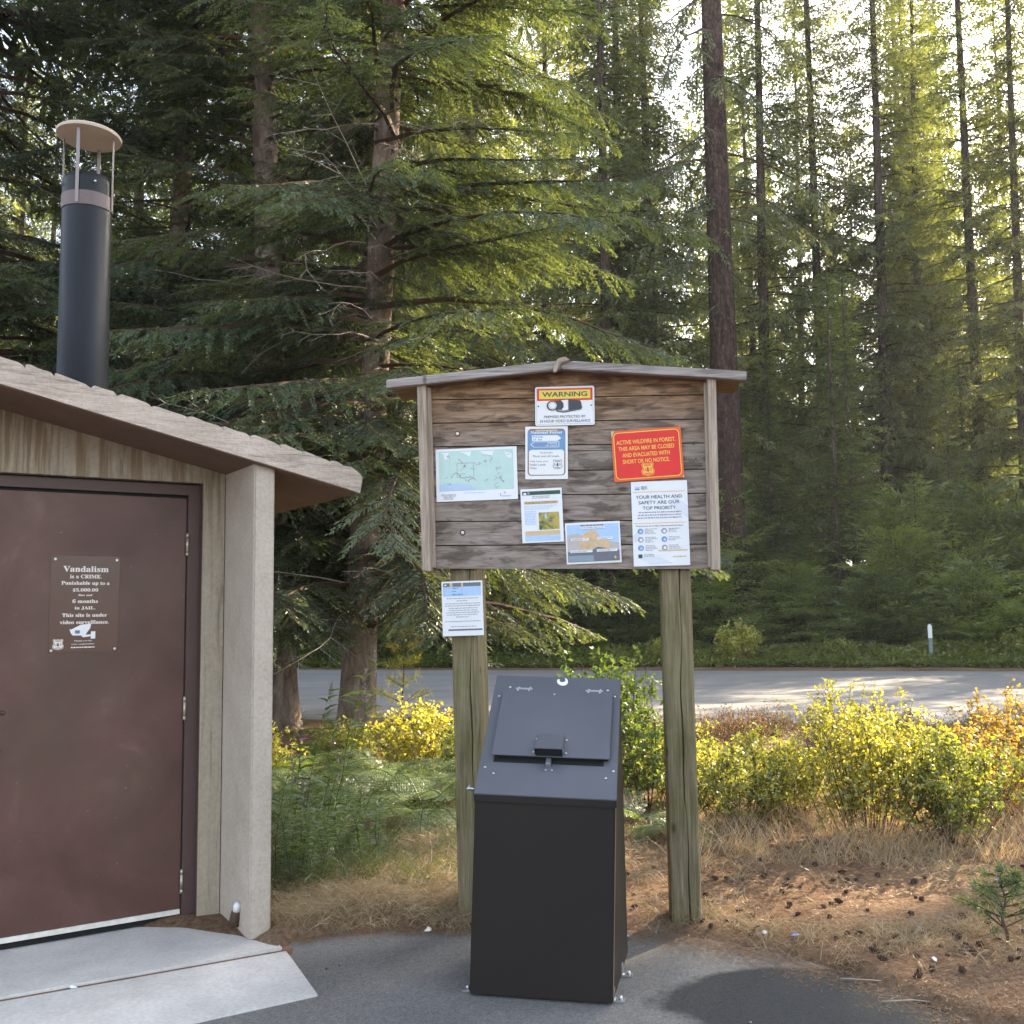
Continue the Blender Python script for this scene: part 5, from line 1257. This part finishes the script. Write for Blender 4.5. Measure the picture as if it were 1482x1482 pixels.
# strewn needles and grit on the path rim
P = np.stack([g.uniform(-1.0, 2.6, 9000), np.zeros(9000), np.full(9000, .0045)], 1); P[:, 1] = edge(P[:, 0]) - np.abs(g.normal(0, .13, 9000))*np.clip(.5+P[:, 0]*.6, .4, 2.2); a = g.uniform(0, 6.28, 9000)
D = np.stack([np.cos(a), np.sin(a), np.zeros(9000)], 1); tag(bulk('needle_dust', kites(P, D, np.cross(D, [0, 0, 1.]), g.uniform(.012, .05, 9000), g.uniform(.0015, .003, 9000), .5)+np.random.default_rng(1).uniform(0, .003, (9000, 1, 3))*[0, 0, 1], M['needle'], None, g.uniform(.0, 1, 9000)), kind='stuff')
# straw grass tufts
def grass(name, n, x0, x1, y0, y1, L0, L1, mat, wd, tuft, seed, bend=1.2, dens=None, up=.9):
    g = np.random.default_rng(seed); C = sample(n//tuft, g, x0, x1, y0, y1, .03)
    if dens is not None: C = C[g.random(len(C)) < dens(C)]
    P = np.repeat(C, tuft, 0) + g.normal(0, .035, (len(C)*tuft, 3))*[1, 1, 0]; P[:, 2] = gh(P[:, 0], P[:, 1])-.004; n = len(P)
    a = g.uniform(0, 6.28, n); D = unit(np.stack([np.cos(a)*.6, np.sin(a)*.6, up*g.uniform(.5, 1.5, n)], 1)); tn = np.repeat(g.uniform(.25, .8, len(C)), tuft) + g.normal(0, .15, n)
    return tag(bulk(name, strips(P, D, g.uniform(L0, L1, n), wd*g.uniform(.7, 1.3, n)*np.clip(P[:, 1]/5, 1, 2.2), bend, g), M[mat], None, np.tile(np.clip(tn, 0, 1), 3)), kind='stuff')
grass('dry_grass', 46000, -1.45, .2, 5.0, 8.0, .08, .26, 'straw', .0022, 22, 901, 1.9, lambda C: np.clip(1.5-(C[:, 1]-5.0)*.5, .15, 1), .5)
grass('straw_grass', 30000, .3, 3.4, 4.2, 11.5, .05, .17, 'straw', .0022, 15, 902, 1.6, lambda C: .12+.88*(wob(C[:, 0]*2, C[:, 1]*2, 2) > .08), .6)
grass('sunlit_straw', 6000, .8, 2.6, 6.0, 8.5, .08, .34, 'straw', .0024, 12, 903, 1.0, None, 1.1)
grass('green_grass', 15000, -1.6, -.1, 5.4, 9.5, .10, .34, 'grass', .0035, 12, 904, 1.2, lambda C: .25+.75*(C[:, 0] < -.75))
grass('verge_grass', 16000, -2.0, 3.4, 8.0, 13.2, .08, .30, 'leaf_green', .004, 10, 905, 1.0, lambda C: .2+.8*(wob(C[:, 0]*2, C[:, 1]*2, 1) > .0))
# leafy ground cover on the far verge
g = np.random.default_rng(910); n = 90000; x = g.uniform(-18, 22, n); e = np.abs(g.normal(0, 1.0, n)); y = road_far(x)+.75+e*1.1; hh = (.12+.32*np.clip(e*1.4, 0, 1))*(1+.5*wob(x, y, 1.4)); P = np.stack([x, y, gh(x, y)+np.maximum(hh, .05)*g.uniform(0, 1, n)**.6], 1)
D = unit(g.normal(0, 1, (n, 3))*[1, 1, .5]+[0, -.2, .3]); tag(bulk('ground_cover', kites(P, D, unit(np.cross(D, g.normal(0, .5, P.shape)+[0, 0, 1])), g.uniform(.06, .14, n), g.uniform(.03, .07, n)), M['leaf_olive'], None, np.clip(.40+g.normal(0, .25, n)+.3*wob(x, y, .9), 0, 1)), kind='stuff')
yb = bush('leafy_bush', (5.75, 26.4, .1), 109, 1.0, .65, 40, 12, 7, .10, .06, 'leaf_yellow', 'small bright yellow bush on the far verge seen right of the right board post')
copy_tree(yb, (3.9, 26.9, .1), 1, .7, 'low leafy bush on the far verge between the board posts')
for x, y, s, lab in ((12.4, 25.3, .8, 'pale leafy bush on the far verge, right of the roadside marker'), (8.2, 26.1, .6, 'small leafy bush on the far verge, left of the roadside marker'), (14.6, 24.9, .9, 'leafy bush on the far verge at the right edge of the photo')):
    copy_tree(yb, (x, y, .1), x, s, lab)  # bushes added as bright accents, standing in for sunlit tips
# cones
cn = MB(); nv, nr = 10, 9
for i in range(nr+1):
    t_ = i/nr; r_ = .019*math.sin(math.pi*min(.06+t_*.93, 1))**.7*(1.0 if i % 2 else .68)
    for j in range(nv):
        q = 2*math.pi*(j+.5*(i % 2))/nv; rr_ = r_*(1 if j % 2 == i % 2 else .8); cn.v.append((rr_*math.cos(q), .055*(t_-.5), .016+rr_*math.sin(q)*.85))
for i in range(nr):
    for j in range(nv): cn.f.append([i*nv+j, i*nv+(j+1) % nv, (i+1)*nv+(j+1) % nv, (i+1)*nv+j]); cn.m.append(0)
cn.f.append(list(range(nv))); cn.m.append(0); cn.f.append([nr*nv+j for j in range(nv)][::-1]); cn.m.append(0)
cone = cn.build('pine_cone', m_plain('cone_scales', (.060, .034, .024), .9, var=.5, scale=60))
CL = 'dark brown fallen cone lying in the dry litter near the board'
tag(cone, CL, 'cone', 'fallen cones in the litter')
g = np.random.default_rng(920); CP = np.concatenate([sample(420, g, .45, 3.1, 4.1, 8.2, .10), sample(40, g, -.9, .2, 5.0, 6.5, .05)]); 
CP = CP[g.random(len(CP)) < .95][:250]
for k, p in enumerate(CP):
    o = cone if k == 0 else cone.copy()
    if k: link(o)
    o.location = (p[0], p[1], p[2]-.004); o.rotation_euler = (g.uniform(-.4, .4), g.uniform(-.3, .3), g.uniform(0, 6.28)); s_ = g.uniform(.5, 1.0); o.scale = (s_, s_*g.uniform(.7, 1.1), s_)
# fallen sticks
for k, (x, y, L, a_, lab) in enumerate([(2.35, 5.35, .55, .1, 'pale bare stick lying in the litter at the right edge'), (1.30, 4.30, .30, -.5, 'thin dry twig on the dark patch of the path'), (1.38, 4.05, .24, -.2, 'bent straw stalk on the path near the dark patch'), (2.0, 7.0, .45, 2.2, 'pale dead stalk leaning among the yellow bushes'), (-.6, 5.12, .35, .15, 'pale twig at the path edge left of the bin')]):
    z = max(G(x, y), .004)+.006; pts = [(x+L*u*math.cos(a_+.25*math.sin(u*3)), y+L*u*math.sin(a_+.25*math.sin(u*3)), z+(.28*u if k == 3 else .004*math.sin(u*5))) for u in (0, .25, .5, .75, 1)]
    tag(MB().tube(pts, [.003, .0028, .0025, .002, .0012], 6).build('fallen_stick', M['deadtwig'], None, True), lab, 'stick')
# scraps
def scrap(x, y, s_, mat, lab, name='litter_scrap'):
    g = random.Random(int(x*1000)); z = max(G(x, y), .004)+.008; mb = MB(); N_ = 7
    vs = [(x+s_*math.cos(6.28*k/N_)*g.uniform(.5, 1.1), y+s_*math.sin(6.28*k/N_)*g.uniform(.4, .8), z+g.uniform(-.004, .012)) for k in range(N_)] + [(x, y, z+.014)]
    vs += [(a, b, c-.0015) for a, b, c in vs]; fs = [(k, (k+1) % N_, N_) for k in range(N_)] + [(N_+1+(k+1) % N_, N_+1+k, 2*N_+1) for k in range(N_)] + [(k, N_+1+k, N_+1+(k+1) % N_, (k+1) % N_) for k in range(N_)]
    mb.add(vs, fs); tag(mb.build(name, M[mat], None), lab, 'scrap')
scrap(1.235, 4.74, .026, 'blue', 'small blue and dark wrapper scrap lying at the edge of the path')
scrap(1.12, 4.80, .018, 'white', 'curled white paper scrap left of the blue scrap')
scrap(1.72, 4.40, .018, 'white', 'white tissue scrap in the litter near the small conifer seedling')
scrap(-.42, 5.0, .03, 'cream', 'pale leaf scrap at the edge of the path left of the bin')
scrap(2.55, 5.6, .03, 'lightblue', 'crumpled pale blue scrap under the bushes at the right')
scrap(.50, 4.85, .014, 'white', 'tiny white scrap at the foot of the right post')
lx = blw(-.62, -.66); scrap(lx[0], lx[1], .02, 'white', 'crumbled white scrap on the joint between the door slabs')
# stones on the path
for k in range(16):
    x, y = random.uniform(-.9, 1.4), random.uniform(3.7, 4.9)
    if y > edge(x) or (-.25 < x < .45 and y > 4.0): continue
    s_ = random.uniform(.003, .007); mb = MB(); vs = [(s_*math.cos(q)*math.cos(e_), s_*math.sin(q)*math.cos(e_)*.8, s_*.6*math.sin(e_)+s_*.4) for e_ in (-.8, 0, .8) for q in [6.28*j/6+e_ for j in range(6)]]
    mb.add(vs, [(i*6+j, i*6+(j+1) % 6, (i+1)*6+(j+1) % 6, (i+1)*6+j) for i in range(2) for j in range(6)] + [tuple(range(5, -1, -1)), tuple(range(12, 18))])
    o = mb.build('small_stone', M['stile'] if k % 3 else M['rust'], None, True); o.location = (x, y, .004); tag(o, 'tiny stone lying on the grey path', 'stone', 'tiny stones on the path')
# roadside marker
rm = empty('roadside_marker', (10.2, 25.3, .12), 0, 'thin grey roadside marker post with white top on the far verge', 'marker post')
MB().box(-.045, .045, -.012, .012, -.1, .60).build('post', M['slate'] if False else m_plain('marker_grey', (.22, .26, .27), .6), rm, bevel=.004)
MB().prism([(-.05, .60), (.05, .60), (.05, .90), (.0, .95), (-.05, .90)], -.014, .014).build('white_top', M['white'], rm, bevel=.003)

# ------------------------------------------------------------------ forest air
hz = MB().box(-60, 75, -12, 150, -1.2, 60).build('haze', None)
hm = bpy.data.materials.new('forest_air'); hm.use_nodes = True; ht = hm.node_tree
ht.nodes.remove(ht.nodes['Principled BSDF']); pv = ht.nodes.new('ShaderNodeVolumePrincipled')
pv.inputs['Color'].default_value = (.86, .93, 1.0, 1); pv.inputs['Density'].default_value = .0006; pv.inputs['Anisotropy'].default_value = .35
ht.links.new(pv.outputs[0], ht.nodes['Material Output'].inputs['Volume']); hz.data.materials.clear(); hz.data.materials.append(hm)
tag(hz, kind='stuff')
